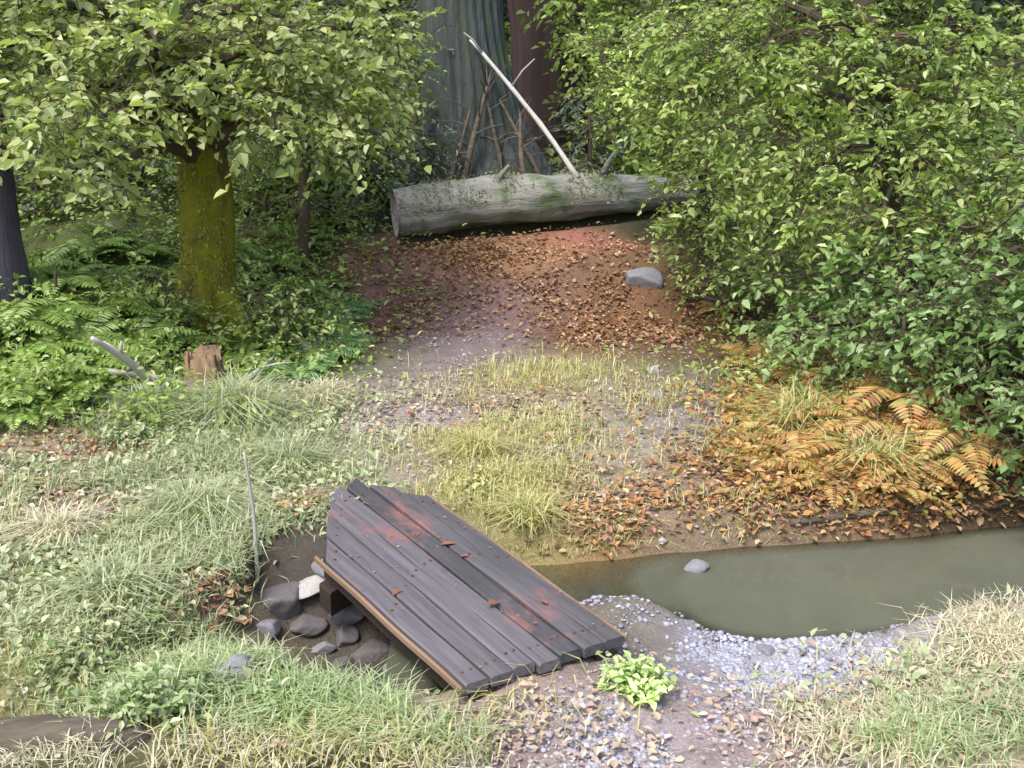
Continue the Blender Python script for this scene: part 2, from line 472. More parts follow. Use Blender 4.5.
mb.add(np.stack([XX, YY, ZZ], -1), np.stack([i + j, i + j + 1, i + nx + j + 1, i + nx + j], -1).reshape(-1, 4))
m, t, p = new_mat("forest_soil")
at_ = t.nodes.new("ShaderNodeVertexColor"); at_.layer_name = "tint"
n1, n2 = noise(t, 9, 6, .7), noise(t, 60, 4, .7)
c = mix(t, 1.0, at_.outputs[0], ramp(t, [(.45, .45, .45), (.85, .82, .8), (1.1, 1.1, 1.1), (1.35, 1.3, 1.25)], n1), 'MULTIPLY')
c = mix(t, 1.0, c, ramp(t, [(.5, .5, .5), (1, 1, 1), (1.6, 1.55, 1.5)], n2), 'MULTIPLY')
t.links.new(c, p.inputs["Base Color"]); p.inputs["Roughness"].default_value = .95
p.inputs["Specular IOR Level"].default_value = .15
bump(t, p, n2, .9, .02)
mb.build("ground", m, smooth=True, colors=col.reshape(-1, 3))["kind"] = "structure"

# ------------------------------------------------------------------ water
mb = MB()
wxs, wys = np.linspace(-0.55, 8, 260), np.linspace(3.4, 7.2, 130)
WX, WY = np.meshgrid(wxs, wys)
i = np.arange(129)[:, None] * 260; j = np.arange(259)[None]
mb.add(np.stack([WX, WY, np.full_like(WX, WATER_Z)], -1), np.stack([i + j, i + j + 1, i + j + 261, i + j + 260], -1).reshape(-1, 4))
murk = np.clip((WATER_Z - H(WX, WY)) / .17, 0, 1).ravel()          # how deep the cloudy water is
m, t, p = new_mat("still_murky_water")
c = ramp(t, [(.065, .072, .05), (.095, .10, .075), (.13, .13, .10)], noise(t, 1.4, 4))
t.links.new(c, p.inputs["Base Color"])
p.inputs["Roughness"].default_value = .04; p.inputs["IOR"].default_value = 1.33
at_ = t.nodes.new("ShaderNodeVertexColor"); at_.layer_name = "tint"
nz = noise(t, 5, 4)
bump(t, p, nz, .10, .02)
gl = t.nodes.new("ShaderNodeBsdfGlossy"); gl.inputs["Roughness"].default_value = .04
tp = t.nodes.new("ShaderNodeBsdfTransparent"); tp.inputs["Color"].default_value = (.78, .78, .68, 1)
fr_ = t.nodes.new("ShaderNodeFresnel"); fr_.inputs["IOR"].default_value = 1.33
clear = t.nodes.new("ShaderNodeMixShader")
t.links.new(fr_.outputs[0], clear.inputs[0]); t.links.new(tp.outputs[0], clear.inputs[1]); t.links.new(gl.outputs[0], clear.inputs[2])
ms = t.nodes.new("ShaderNodeMixShader")
t.links.new(at_.outputs[0], ms.inputs[0]); t.links.new(clear.outputs[0], ms.inputs[1]); t.links.new(p.outputs[0], ms.inputs[2])
t.links.new(ms.outputs[0], t.nodes["Material Output"].inputs["Surface"])
mb.build("stream_water", m, colors=np.stack([murk] * 3, 1))["kind"] = "structure"

# ------------------------------------------------------------------ plank footbridge
ZN, ZF = 0.10, 0.14
nl, nr_ = atz(465, 684, ZN), atz(625, 634, ZN)
fl, fr = atz(318, 552, ZF), atz(425, 491, ZF)
bc = (nl + nr_ + fl + fr) / 4; bc[2] = 0
bridge = empty("plank_footbridge", bc, "low dark grey footbridge of weathered lengthwise boards over the narrow ditch", "footbridge")
BRZ = math.atan2(fl[1] + fr[1] - nl[1] - nr_[1], fl[0] + fr[0] - nl[0] - nr_[0]) - math.pi / 2
bridge.rotation_euler = (0, 0, BRZ)
bridge["_rz"] = BRZ

def slab(mb, q0, q1, q2, q3, th, n=10, bev=.008, seed=0, warp=.006):
    """board between corner points q0->q1 across the near end, q3->q2 across the far end; top at the points"""
    ts = np.linspace(0, 1, n)
    sec = [(0, -bev), (0, -th), (1, -th), (1, -bev), (1 - 1e-9, 0), (1e-9, 0)]
    V = []
    for k, tt in enumerate(ts):
        a_, b_ = q0 + (q3 - q0) * tt, q1 + (q2 - q1) * tt
        wd = np.linalg.norm(b_ - a_)
        dz = warp * math.sin(k * 1.3 + seed * 2.1) * .6
        ax = (b_ - a_) / wd
        for s_, z_ in ((0, -bev), (0, -th), (1, -th), (1, -bev)):
            V.append(a_ + (b_ - a_) * s_ + np.array([0, 0, z_ + dz]))
        V.append(b_ - ax * bev + np.array([0, 0, dz]))
        V.append(a_ + ax * bev + np.array([0, 0, dz]))
    F = []
    for k in range(n - 1):
        for s_ in range(6):
            F.append([k * 6 + s_, k * 6 + (s_ + 1) % 6, k * 6 + 6 + (s_ + 1) % 6, k * 6 + 6 + s_])
    F4 = np.array(F)
    e_ = (n - 1) * 6
    F4 = np.concatenate([F4, [[0, 5, 4, 3], [0, 3, 2, 1], [e_ + 3, e_ + 4, e_ + 5, e_], [e_ + 1, e_ + 2, e_ + 3, e_]]])
    mb.add(np.array(V), F4)

NPL = 7
ext = [0.0, .18, .33, .45, .44, .24, .02]
extn = [0.0, .012, -.005, .015, .0, .012, .0]
ldir, rdir_ = (fl - nl) / np.linalg.norm(fl - nl), (fr - nr_) / np.linalg.norm(fr - nr_)
for k in range(NPL):
    s0, s1 = k / NPL + .006, (k + 1) / NPL - .006
    dz = np.array([0, 0, rng.uniform(-.006, .006)])
    dm = unit(ldir * (1 - (s0 + s1) / 2) + rdir_ * (s0 + s1) / 2)
    a0, a1 = nl + (nr_ - nl) * s0 - dm * extn[k], nl + (nr_ - nl) * s1 - dm * extn[k]
    slant = .075 if k < 3 else (-.08 if k > 4 else .02)
    b0, b1 = fl + (fr - fl) * s0 + dm * (ext[k] - slant), fl + (fr - fl) * s1 + dm * (ext[k] + slant)
    mbp = MB()
    slab(mbp, a0 + dz, a1 + dz, b1 + dz, b0 + dz, .045, seed=k)
    pl = mbp.build("plank", M['deck'], bridge, bc)
    for tt in (.06, .5, .93):
        for s_ in (.3, .7):
            mbn = MB()
            c0 = (a0 + (a1 - a0) * s_) * (1 - tt) + (b0 + (b1 - b0) * s_) * tt + dz
            V, F = tube([c0 + np.array([0, 0, -.005]), c0 + np.array([0, 0, .006])], [.006, .006], 6)
            mbn.add(V, F)
            pl["_rz"] = BRZ
            mbn.build("nail", M['nail'], pl, bc)
# bare worn edge strip down the left side and dark bearers below
ln = unit(np.cross(ldir, [0, 0, 1]))
if ln[0] > 0: ln = -ln
zo = np.array([0, 0, -.012])
mbp = MB(); slab(mbp, nl + ln * .02 + zo, nl + ln * .003 + zo, fl + ln * .003 + zo, fl + ln * .02 + zo, .03, seed=9)
mbp.build("edge_board", M['deck_edge'], bridge, bc)["label"] = "bare tan board along the open left side"
mbp = MB(); slab(mbp, nr_ - ln * .003 + zo, nr_ - ln * .018 + zo, fr - ln * .018 + zo, fr - ln * .003 + zo, .03, seed=4)
mbp.build("edge_board", M['wood_tan'], bridge, bc)["label"] = "tan strip painted as the lit edge along the gravel side"  # its tan colour paints the light caught along the right edge
for s_ in (.12, .5, .88):
    c0, c1 = nl + (nr_ - nl) * s_, fl + (fr - fl) * s_
    hw = unit(nr_ - nl) * .05
    z_ = np.array([0, 0, -.052])
    mbp = MB(); slab(mbp, c0 - hw + z_, c0 + hw + z_, c1 + hw + z_, c1 - hw + z_, .11, seed=2)
    mbp.build("beam", M['beam'], bridge, bc)
for tt in (.04, .96):
    a_, b_ = nl + (fl - nl) * tt, nr_ + (fr - nr_) * tt
    dm = ldir * .06
    z_ = np.array([0, 0, -.165])
    mbp = MB(); slab(mbp, a_ - dm + z_, b_ - dm + z_, b_ + dm + z_, a_ + dm + z_, .12, seed=3)
    mbp.build("bearer", M['beam'], bridge, bc)

# ------------------------------------------------------------------ stones
def ico(sub):
    import bmesh
    b = bmesh.new(); bmesh.ops.create_icosphere(b, subdivisions=sub, radius=1)
    V = np.array([v.co[:] for v in b.verts]); F = np.array([[v.index for v in f.verts] for f in b.faces]); b.free()
    return V, F
ICO1, ICO2, ICO4 = ico(1), ico(2), ico(4)

def stone_mesh(base, seed, flat=.6, rough=.35):
    """water-worn angular stone: soft intersection of random planes"""
    V, F = base
    rs = np.random.default_rng(int(seed * 10) + 5)
    N = unit(rs.normal(size=(13, 3))); c = rs.uniform(.6, 1.0, 13)
    d = unit(V)
    q = (np.maximum(d @ N.T, 0.02) / c) ** 16
    r = np.clip(q.sum(1) ** (-1 / 16), .3, 1.15)
    r = r * (1 + .06 * rough / .35 * fbm(d[:, 0] * 4 + seed, d[:, 1] * 4 + d[:, 2] * 3, int(seed) % 50, 3))
    return d * r[:, None] * np.array([1, .78, flat]), F

def rocks(n, P, r, mat_name, name, kinds=6, base=ICO1):
    mb = MB()
    vs_ = [stone_mesh(base, s + 1, .55) for s in range(kinds)]
    k = rng.integers(0, kinds, n)
    for q in range(kinds):
        idx = np.where(k == q)[0]
        if not len(idx): continue
        V, F = vs_[q]
        a_ = rng.uniform(0, 6.28, len(idx)); c, s = np.cos(a_), np.sin(a_)
        x = V[None, :, 0] * c[:, None] - V[None, :, 1] * s[:, None]
        y = V[None, :, 0] * s[:, None] + V[None, :, 1] * c[:, None]
        W = np.stack([x, y, np.broadcast_to(V[None, :, 2], x.shape)], -1) * r[idx][:, None, None] + P[idx][:, None]
        mb.add(W.reshape(-1, 3), (F[None] + (np.arange(len(idx)) * len(V))[:, None, None]).reshape(-1, 3))
    o = mb.build(name, M[mat_name], smooth=True); o["kind"] = "stuff"
    return o

def scatter(spots, tot):
    """points on the ground around (px, py, rx, ry, weight) centres"""
    ws = np.array([s[4] for s in spots], float); ws /= ws.sum()
    P = []
    for s, f in zip(spots, ws):
        g = G(s[0], s[1]); n = int(tot * f)
        x = g[0] + rng.normal(size=n) * s[2] * .6; y = g[1] + rng.normal(size=n) * s[3] * .6
        P.append(np.stack([x, y], 1))
    P = np.concatenate(P)
    keep = (fbm(P[:, 0] * 3, P[:, 1] * 3, 77) + rng.normal(size=len(P)) * .35) > -.25
    P = P[keep]; P = P[P[:, 1] > 2.6]
    return np.concatenate([P, H(P[:, 0], P[:, 1])[:, None]], 1)

def off_bridge(P, pad=.02, also_water=True, thinning=0.0):
    A, B, C_, D_ = nl[:2] - ldir[:2] * .03, nr_[:2] - rdir_[:2] * .03, (fr + rdir_ * .25)[:2], (fl + ldir * .15)[:2]
    inside = np.ones(len(P), bool)
    q = [A, B, C_, D_]
    for u_, v_ in zip(q, q[1:] + q[:1]):
        inside &= ((v_[0] - u_[0]) * (P[:, 1] - u_[1]) - (v_[1] - u_[1]) * (P[:, 0] - u_[0])) > -pad
    keep = ~inside
    keep &= (chan(P[:, 0], P[:, 1], DITCH_CLEAR) < .10) | (rng.random(len(P)) < .06)
    for px, py, rx, ry in ((60, 450, .55, .22), (85, 508, .32, .2), (215, 600, .25, .14), (440, 715, .22, .12), (400, 420, .5, .3), (450, 350, .35, .7), (640, 740, .55, .3), (780, 690, .4, .2)):
        g = G(px, py)
        keep &= ~((((P[:, 0] - g[0]) / rx) ** 2 + ((P[:, 1] - g[1]) / ry) ** 2 < 1 + .5 * fbm(P[:, 0] * 4, P[:, 1] * 4, 2)) & (rng.random(len(P)) < thinning))
    if also_water: keep &= P[:, 2] > WATER_Z + .01
    return P[keep]

GP = [(400, 420, .9, .8, 2), (620, 450, .7, .7, 1.2), (680, 430, .8, 1.1, 2), (455, 350, .5, 1.4, 1), (720, 735, .8, .35, 1.8), (560, 745, .6, .3, 1),
      (330, 430, .6, .6, 1), (950, 680, .7, .5, 1.2), (640, 350, .7, .9, .7)]
P = off_bridge(scatter(GP, 15000))
rocks(len(P), P, .006 + .016 * rng.random(len(P)) ** 3, 'gravel', "gravel")
P = scatter([(800, 675, .5, .32, 3), (750, 665, .25, .22, .7), (870, 665, .35, .25, 1.2), (640, 740, .3, .2, .5), (620, 600, .2, .2, .25)], 11000)
P = P[P[:, 2] > WATER_Z - .05]
rocks(len(P), P, .006 + .018 * rng.random(len(P)) ** 3, 'gravel_blue', "shallow_gravel")

STONES = []
def stone(px, py, r, mat_name, label, flat=.6, group=None, rot=None, dz=0.0, g=None):
    g = G(px, py) if g is None else g
    mb = MB(); mb.add(*stone_mesh(ICO4, len(STONES) + 3.7, flat, .45))
    o = mb.build("stone", M[mat_name], smooth=True)
    o.location = (g[0], g[1], g[2] + r * flat * .12 + dz)
    o.scale = (r, r, r); o.rotation_euler = (rng.uniform(-.2, .2), rng.uniform(-.2, .2), rng.uniform(0, 6.28) if rot is None else rot)
    STONES.append(o)
    return tag(o, label, "stone", group)
stone(308, 590, .13, 'stone_pale', "pale flat stone lying in the ditch left of the footbridge", .35, rot=.5)
stone(345, 612, .10, 'stone', "blue-grey stone beside the pale slab in the ditch", .7)
stone(285, 605, .15, 'stone_dark', "dark stone at the left edge of the ditch under the upright stick", .7)
stone(305, 628, .10, 'stone_dark', "dark low stone in the ditch below the pale slab", .6)
stone(372, 655, .11, 'stone_dark', "purplish dark stone in the ditch close to the footbridge's near end", .6)
stone(398, 668, .08, 'stone', "small grey stone in the ditch next to the near end of the boards", .6)
stone(330, 575, .09, 'stone', "grey stone tucked under the far end of the boards' left side", .7)
stone(268, 630, .07, 'stone', "small grey stone at the left rim of the ditch below a large dark one", .7)
stone(345, 640, .08, 'stone_dark', "rounded dark stone in the middle of the ditch", .7)
stone(420, 685, .06, 'stone_dark', "small dark stone under the boards' near left corner", .7)
stone(325, 650, .06, 'stone', "small grey stone at the near rim of the ditch", .6)
stone(345, 668, .07, 'stone_dark', "small dark stone in the ditch at the edge of the green grass", .6)
stone(232, 682, .12, 'stone', "blue-grey stone half sunk in the green grass left of the ditch", .7)
stone(262, 665, .06, 'stone_dark', "small dark stone just right of the blue-grey stone in the grass", .7)
stone(170, 712, .06, 'stone', "small blue-grey stone in the grass near the brown root", .7)
stone(640, 282, .2, 'stone', "blue-grey boulder on the earth bank below the right end of the fallen log", .7)
stone(655, 370, .07, 'stone_pale', "small pale stone on the gravel bar farthest from the water", .7)
stone(655, 398, .10, 'stone', "grey stone on the gravel bar in front of a small pale one", .5)
stone(745, 436, .06, 'stone_pale', "pale stone at the foot of the orange bank beside the gravel", .7)
stone(662, 541, .035, 'stone_pale', "tiny whitish stone at the pool's far edge", .6)
stone(694, 568, .07, 'stone', "dark wet stone in the left end of the pool", .5, g=ground(atz(694, 568, WATER_Z)[0], atz(694, 568, WATER_Z)[1]) * [1, 1, 0] + [0, 0, WATER_Z])
stone(655, 585, .06, 'stone_dark', "small dark stone by the pool next to the boards' far side", .5)
stone(765, 652, .05, 'stone', "grey stone in the blue shallows near the middle of the water's edge", .6)
stone(930, 690, .045, 'stone_dark', "small dark stone among the straw grass right of the shallows", .6)
stone(955, 706, .025, 'stone_pale', "tiny white stone among the straw grass", .7)
stone(905, 640, .07, 'stone_pale', "pale stone at the head of the straw-coloured bank by the pool", .5)
stone(210, 322, .10, 'stone_pale', "pale stone at the foot of the mossy trunk above the tan stump", .8)

# ------------------------------------------------------------------ trees
def sprays(c, r, n, k, size, droop=.25, tw=None, flat=.0):
    """leafy twigs in an ellipsoid: returns leaf arrays and twig segments"""
    d = rdir(n); d[:, 2] = d[:, 2] * (1 - .3) + .1
    u_ = rng.uniform(.25, 1, n) ** .5
    p0 = c + d * np.asarray(r) * u_[:, None]
    out = unit(d * 1.0 + rdir(n) * .7 + np.array([0, 0, -droop]))
    ln_ = size * rng.uniform(3.0, 5.5, n)
    tt = np.linspace(.15, 1, k)[None, :, None]
    base = p0[:, None] + out[:, None] * ln_[:, None, None] * tt + np.array([0, 0, -1.0]) * (tt ** 2) * ln_[:, None, None] * .25
    side = unit(np.cross(out, np.array([0, 0, 1.0]) + rdir(n) * .4))
    sg = np.where(np.arange(k) % 2 == 0, 1, -1)[None, :, None]
    D = out[:, None] * .6 + side[:, None] * sg * .8 + rng.normal(size=(n, k, 3)) * .35 + np.array([0, 0, -.15])
    N = np.array([0, 0, 1.0]) + rng.normal(size=(n, k, 3)) * .45 + out[:, None] * .15
    L = size * rng.uniform(.45, 1.35, (n, k)) * rng.uniform(.75, 1.2, (n, 1))
    return base.reshape(-1, 3), D.reshape(-1, 3), unit(N).reshape(-1, 3), L.ravel(), p0, p0 + out * ln_[:, None]

def thin(p0, p1, r0, r1):
    """many three-sided twigs at once"""
    n = len(p0)
    T = unit(p1 - p0); A = unit(np.cross(T, np.array([.3, .2, 1.0]) + 0 * T)); B = np.cross(T, A)
    V = []
    for p_, r_ in ((p0, r0), (p1, r1)):
        for q in range(3):
            V.append(p_ + (A * math.cos(q * 2.094) + B * math.sin(q * 2.094)) * r_)
    V = np.stack(V, 1)
    b = np.arange(n)[:, None] * 6
    F = np.concatenate([b + np.array([q, (q + 1) % 3, 3 + (q + 1) % 3, 3 + q]) for q in range(3)])
    return V.reshape(-1, 3), F

def make_tree(name, label, cat, trunk, rad, lobes, leaf, size=.08, nsp=60, k=9, bark='bark_brown', group=None, ratio=.55,
              ns=12, ridges=0, ridge=0, droop=.25, first=.4, limb_r=.25):
    T = resample(trunk, 26)
    base = T[0].copy()
    root = empty(name, base, label, cat, group)
    mb = MB(); mb.add(*tube(T, rad, ns, .12, ridges, ridge, seed=rng.integers(1, 50)))
    mb.build("trunk", M[bark], root, base, True)
    if lobes:
        mbb, mbl = MB(), MB()
        for c, r in lobes:
            c = np.asarray(c, float)
            lo = int(first * 25)
            q = T[lo:]
            dd = np.linalg.norm(q - c, axis=1) + np.maximum(0, q[:, 2] - c[2]) * .8
            s = q[int(np.argmin(dd))]
            lr = np.interp(s[2], [T[0][2], T[-1][2] + 1e-3], [rad[0], rad[-1]])
            mid = (s + c) / 2 + np.array([0, 0, .12 * np.linalg.norm(c - s)]) + rng.normal(size=3) * .06
            lb = resample([s, mid, c], 8)
            mbb.add(*tube(lb, [max(lr * limb_r * 1.6, .012), .008], 6, .1))
            nn = max(8, int(nsp * np.prod(np.asarray(r)) ** (2 / 3) / .12))
            b, D, N, L, p0, p1 = sprays(c, r, nn, k, size, droop)
            mbl.add(*leaves(b, D, N, L, L * ratio))
            mbb.add(*thin(c + (p0 - c) * .55 + rng.normal(size=p0.shape) * .05, p0, .004, .003))
            mbb.add(*thin(p0, p1, .004, .002))
        mbb.build("branches", M["bark_brown" if bark == "bark_moss" else bark], root, base)
        mbl.build("crown", M[leaf], root, base)
    return root

def lobe(px, py, Y, rpx, sq=.8):
    r = rpx / FOC * Y
    return at(px, py, Y), (r, r * 1.0, r * sq)

def tr(px, py, Y, dz=-.1):
    g = at(px, py, Y)
    return np.array([g[0], g[1], float(H(g[0], g[1])) + dz])

# the old grey-green tree right behind the log
b0 = tr(482, 190, 13.2)
old = make_tree("old_tree", "broad grey-green ridged trunk with flaring base right behind the fallen log", "tree",
                [b0, b0 + [-.06, 0, .6], b0 + [-.14, 0, 1.4], b0 + [-.25, .1, 3.2], b0 + [-.3, .2, 9]], [1.15, .98, .84, .70, .58, .5, .46, .42, .38, .34], [],
                None, bark='bark_grey', ns=96, ridges=26, ridge=.13)
for q, (dx, dy, rl) in enumerate([(.95, -.5, .28), (-.95, -.35, .26), (.4, -.9, .22), (-.35, -.85, .2)]):
    e1 = b0 + [dx * .95, dy * .7, 0]; e1[2] = float(H(e1[0], e1[1])) - .05
    mb = MB(); mb.add(*tube(resample([b0 + [dx * .12, dy * .12, 1.15], b0 + [dx * .4, dy * .35, .55], e1 + [0, 0, .14], e1 + [dx * .4, dy * .3, -.08]], 12), [.12, rl, rl * .8, .06], 14, .2, 5, .12, seed=q + 4))
    mb.build("root_flare", M['bark_grey'], old, b0, True)
b0 = tr(548, 180, 15.5)
make_tree("dark_tree", "dark reddish-brown trunk to the right of the broad ridged trunk", "tree", [b0, b0 + [.02, 0, 1.5], b0 + [-.12, 0, 4], b0 + [-.2, 0, 10]],
          [.62, .52, .5, .46, .4], [], None, bark='bark_red', ns=32, ridges=11, ridge=.12)
b0 = tr(2, 340, 8.4)
make_tree("shadowed_tree", "dark purplish trunk rising out of the ferns at the left edge", "tree", [b0, b0 + [0, 0, 1], b0 + [-.02, 0, 2], b0 + [-.3, 0, 6]],
          [.26, .235, .22, .2, .18], [], None, bark='bark_purple', ns=24, ridges=9, ridge=.1)

# mossy maple at left, crown of pale yellow-green leaves hanging in front
b0 = tr(212, 320, 9.4)
T0 = [b0, b0 + [.0, 0, .5], at(208, 220, 9.4), at(200, 150, 9.4), at(170, 60, 9.3), at(150, -140, 9.2)]
LB = [lobe(*q) for q in [(40, 60, 8.6, 52), (110, 95, 8.2, 55), (70, 130, 7.6, 40), (160, 50, 8.4, 58), (215, 85, 8.8, 50), (260, 45, 8.8, 55), (290, 105, 8.6, 48),
                         (345, 125, 8.8, 45), (330, 60, 9.0, 50), (20, 110, 8.0, 42), (95, 20, 9.0, 60), (200, 5, 9.2, 60), (300, 5, 9.4, 55), (370, 30, 9.8, 45),
                         (150, 105, 8.0, 40), (110, 165, 7.9, 30), (70, 175, 7.7, 24), (30, 0, 9.0, 60), (250, 115, 8.3, 34), (360, 90, 9.6, 36), (-40, 60, 8.6, 60)]]
make_tree("mossy_tree", "mossy yellow-green trunk under a wide crown of pale leaves above the ferns", "tree", T0, [.34, .235, .215, .20, .16, .09], LB, 'leaf_yellow',
          size=.085, nsp=36, bark='bark_moss', ratio=.7, ns=40, ridges=9, ridge=.14, first=.45)
mt = [o for o in COL.objects if o.name.startswith("mossy_tree")][0]
tv = np.array([v.co[:] for v in [c for c in mt.children if c.name.startswith("trunk")][0].data.vertices]) + np.array(mt.location)
tv = tv[(tv[:, 2] < b0[2] + 2.2)]
ax_ = resample(T0, 60)
q = rng.integers(0, len(tv), 7000)
P = tv[q] + rng.normal(size=(7000, 3)) * .018 + [0, 0, 1.0] * rng.uniform(-.07, .07, (7000, 1))
near_ = ax_[np.argmin(np.abs(P[:, None, 2] - ax_[None, :, 2]), 1)]
out_ = unit((P - near_) * [1, 1, 0])
k = fbm(P[:, 0] * 5 + P[:, 1] * 3, P[:, 2] * 3, 4) > -.25
P, out_ = P[k], out_[k]
mb = MB(); L = rng.uniform(.018, .045, len(P)); mb.add(*leaves(P - out_ * .012, out_ * .7 + rdir(len(P)) * .5 + [0, 0, -.5], unit(out_ + rdir(len(P)) * .5 + [0, 0, .4]), L, L * .45))
mb.build("moss", M['moss'], mt, np.array(mt.location))
for q, (dx, dy) in enumerate([(-.42, -.2), (.38, -.28), (.0, -.48)]):
    e1 = b0 + [dx, dy, 0]; e1[2] = float(H(e1[0], e1[1])) - .03
    mb = MB(); mb.add(*tube(resample([b0 + [dx * .25, dy * .25, .55], b0 + [dx * .55, dy * .55, .28], e1 + [0, 0, .05], e1 + [dx * .4, dy * .4, -.08]], 12), [.09, .11, .08, .03], 14, .25, 5, .1, seed=q + 4))
    mb.build("root_flare", M['bark_moss'], mt, np.array(mt.location), True)
b0 = tr(300, 215, 10.6)
make_tree("understory_tree", "cool green bushy tree between the mossy trunk and the broad ridged trunk", "tree", [b0, at(305, 120, 10.6), at(300, 40, 10.6), at(310, -40, 10.7)],
          [.06, .05, .03, .02], [lobe(*q) for q in [(280, 130, 10.4, 45), (330, 160, 10.6, 34), (350, 100, 10.8, 50), (300, 70, 10.6, 50), (385, 70, 11.2, 40), (270, 30, 11, 50), (350, 25, 11.2, 50), (240, 150, 10.8, 30)]],
          'leaf_mid', size=.075, nsp=30, ratio=.6, first=.2)
b0 = tr(90, 235, 11)
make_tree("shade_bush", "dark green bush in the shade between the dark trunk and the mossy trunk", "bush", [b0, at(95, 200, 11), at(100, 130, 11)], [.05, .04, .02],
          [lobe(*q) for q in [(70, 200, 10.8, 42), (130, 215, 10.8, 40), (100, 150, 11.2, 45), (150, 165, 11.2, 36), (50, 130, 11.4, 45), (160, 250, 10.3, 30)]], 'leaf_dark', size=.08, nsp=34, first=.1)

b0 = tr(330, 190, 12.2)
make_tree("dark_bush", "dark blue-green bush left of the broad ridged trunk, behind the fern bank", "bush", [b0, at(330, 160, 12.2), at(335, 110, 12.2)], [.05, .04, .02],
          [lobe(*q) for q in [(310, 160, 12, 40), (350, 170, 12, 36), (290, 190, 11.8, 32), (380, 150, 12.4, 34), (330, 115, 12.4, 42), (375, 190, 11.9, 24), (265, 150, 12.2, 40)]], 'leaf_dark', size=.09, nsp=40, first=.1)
b0 = tr(265, 225, 11)
make_tree("low_bush", "low olive bush just right of the mossy trunk in front of the dark bush", "bush", [b0, at(265, 205, 11), at(268, 190, 11)], [.03, .025, .012],
          [lobe(*q) for q in [(260, 205, 11, 26), (300, 212, 10.9, 24), (330, 205, 11.1, 20), (245, 225, 10.6, 22), (350, 215, 10.9, 16)]], 'leaf_mid', size=.06, nsp=40, first=.1)

b0 = tr(170, 330, 8.7)
make_tree("bright_bush", "bright green bush in front of the foot of the mossy trunk, on its left", "bush", [b0, b0 + [0, 0, .25], b0 + [.02, 0, .5]], [.03, .02, .012],
          [lobe(*q) for q in [(150, 310, 8.6, 34), (185, 320, 8.6, 26), (120, 325, 8.5, 30), (165, 280, 8.8, 24), (130, 285, 8.8, 28), (200, 345, 8.3, 18)]], 'leaf_bright', size=.06, nsp=44, first=.1)
b0 = tr(275, 335, 8.8)
make_tree("bright_bush", "bright green bush in front of the foot of the mossy trunk, on its right", "bush", [b0, b0 + [0, 0, .25], b0 + [.02, 0, .5]], [.03, .02, .012],
          [lobe(*q) for q in [(265, 310, 8.7, 28), (295, 320, 8.7, 30), (285, 285, 8.9, 26), (250, 295, 8.9, 18), (320, 300, 9, 24), (240, 325, 8.6, 14), (310, 345, 8.3, 20)]], 'leaf_bright', size=.06, nsp=44, first=.1)
b0 = tr(60, 330, 8.4)
make_tree("bright_bush", "bright green bush among the ferns just right of the dark purplish trunk", "bush", [b0, b0 + [0, 0, .2], b0 + [.02, 0, .4]], [.03, .02, .012],
          [lobe(*q) for q in [(50, 320, 8.3, 30), (90, 300, 8.5, 30), (70, 350, 8.0, 26), (40, 370, 7.8, 26), (100, 340, 8.1, 22)]], 'leaf_bright', size=.06, nsp=40, first=.1)
b0 = tr(35, 225, 10.4)
make_tree("green_bush", "mid green bush right beside the dark purplish trunk at left", "bush", [b0, at(35, 205, 10.4), at(38, 180, 10.4)], [.03, .025, .012],
          [lobe(*q) for q in [(25, 215, 10.4, 34), (60, 225, 10.2, 30), (45, 185, 10.6, 34), (0, 190, 10.6, 40), (95, 250, 9.8, 26), (20, 250, 9.8, 26)]], 'leaf_mid', size=.07, nsp=40, first=.1)
b0 = tr(860, 290, 9.6)
make_tree("dark_bush", "dark green bush filling the shade behind the trunk of the pale leafy tree", "bush", [b0, at(860, 250, 9.6), at(860, 190, 9.6)], [.05, .04, .02],
          [lobe(*q) for q in [(820, 250, 9.6, 50), (880, 270, 9.4, 50), (930, 230, 9.4, 55), (990, 200, 9.2, 55), (870, 190, 9.8, 50), (950, 290, 8.8, 45), (1020, 260, 8.8, 50), (780, 300, 9.2, 36), (960, 160, 9.8, 50), (840, 320, 8.6, 34)]], 'leaf_mid', size=.08, nsp=36, first=.1)

b0 = tr(418, 190, 12.5)
make_tree("evergreen_sapling", "small grey-green evergreen in front of the left side of the broad ridged trunk", "tree", [b0, at(416, 130, 12.5), at(414, 50, 12.5)], [.04, .03, .01],
          [lobe(*q) for q in [(415, 165, 12.4, 26), (425, 120, 12.5, 22), (405, 80, 12.5, 24), (440, 150, 12.4, 18), (415, 40, 12.6, 20), (395, 140, 12.4, 24)]], 'needle', size=.07, nsp=40, k=12, ratio=.25, first=.05)
b0 = tr(590, 178, 13.0)
make_tree("evergreen_sapling", "small grey-green evergreen at the foot of the dark reddish trunk, right of the pale branch", "tree", [b0, at(590, 140, 13.0), at(588, 90, 13.0)], [.035, .025, .01],
          [lobe(*q) for q in [(585, 160, 13, 24), (600, 135, 13, 22), (575, 125, 13.1, 16), (590, 100, 13, 18), (560, 165, 13.2, 14)]], 'needle', size=.07, nsp=40, k=12, ratio=.25, first=.05)

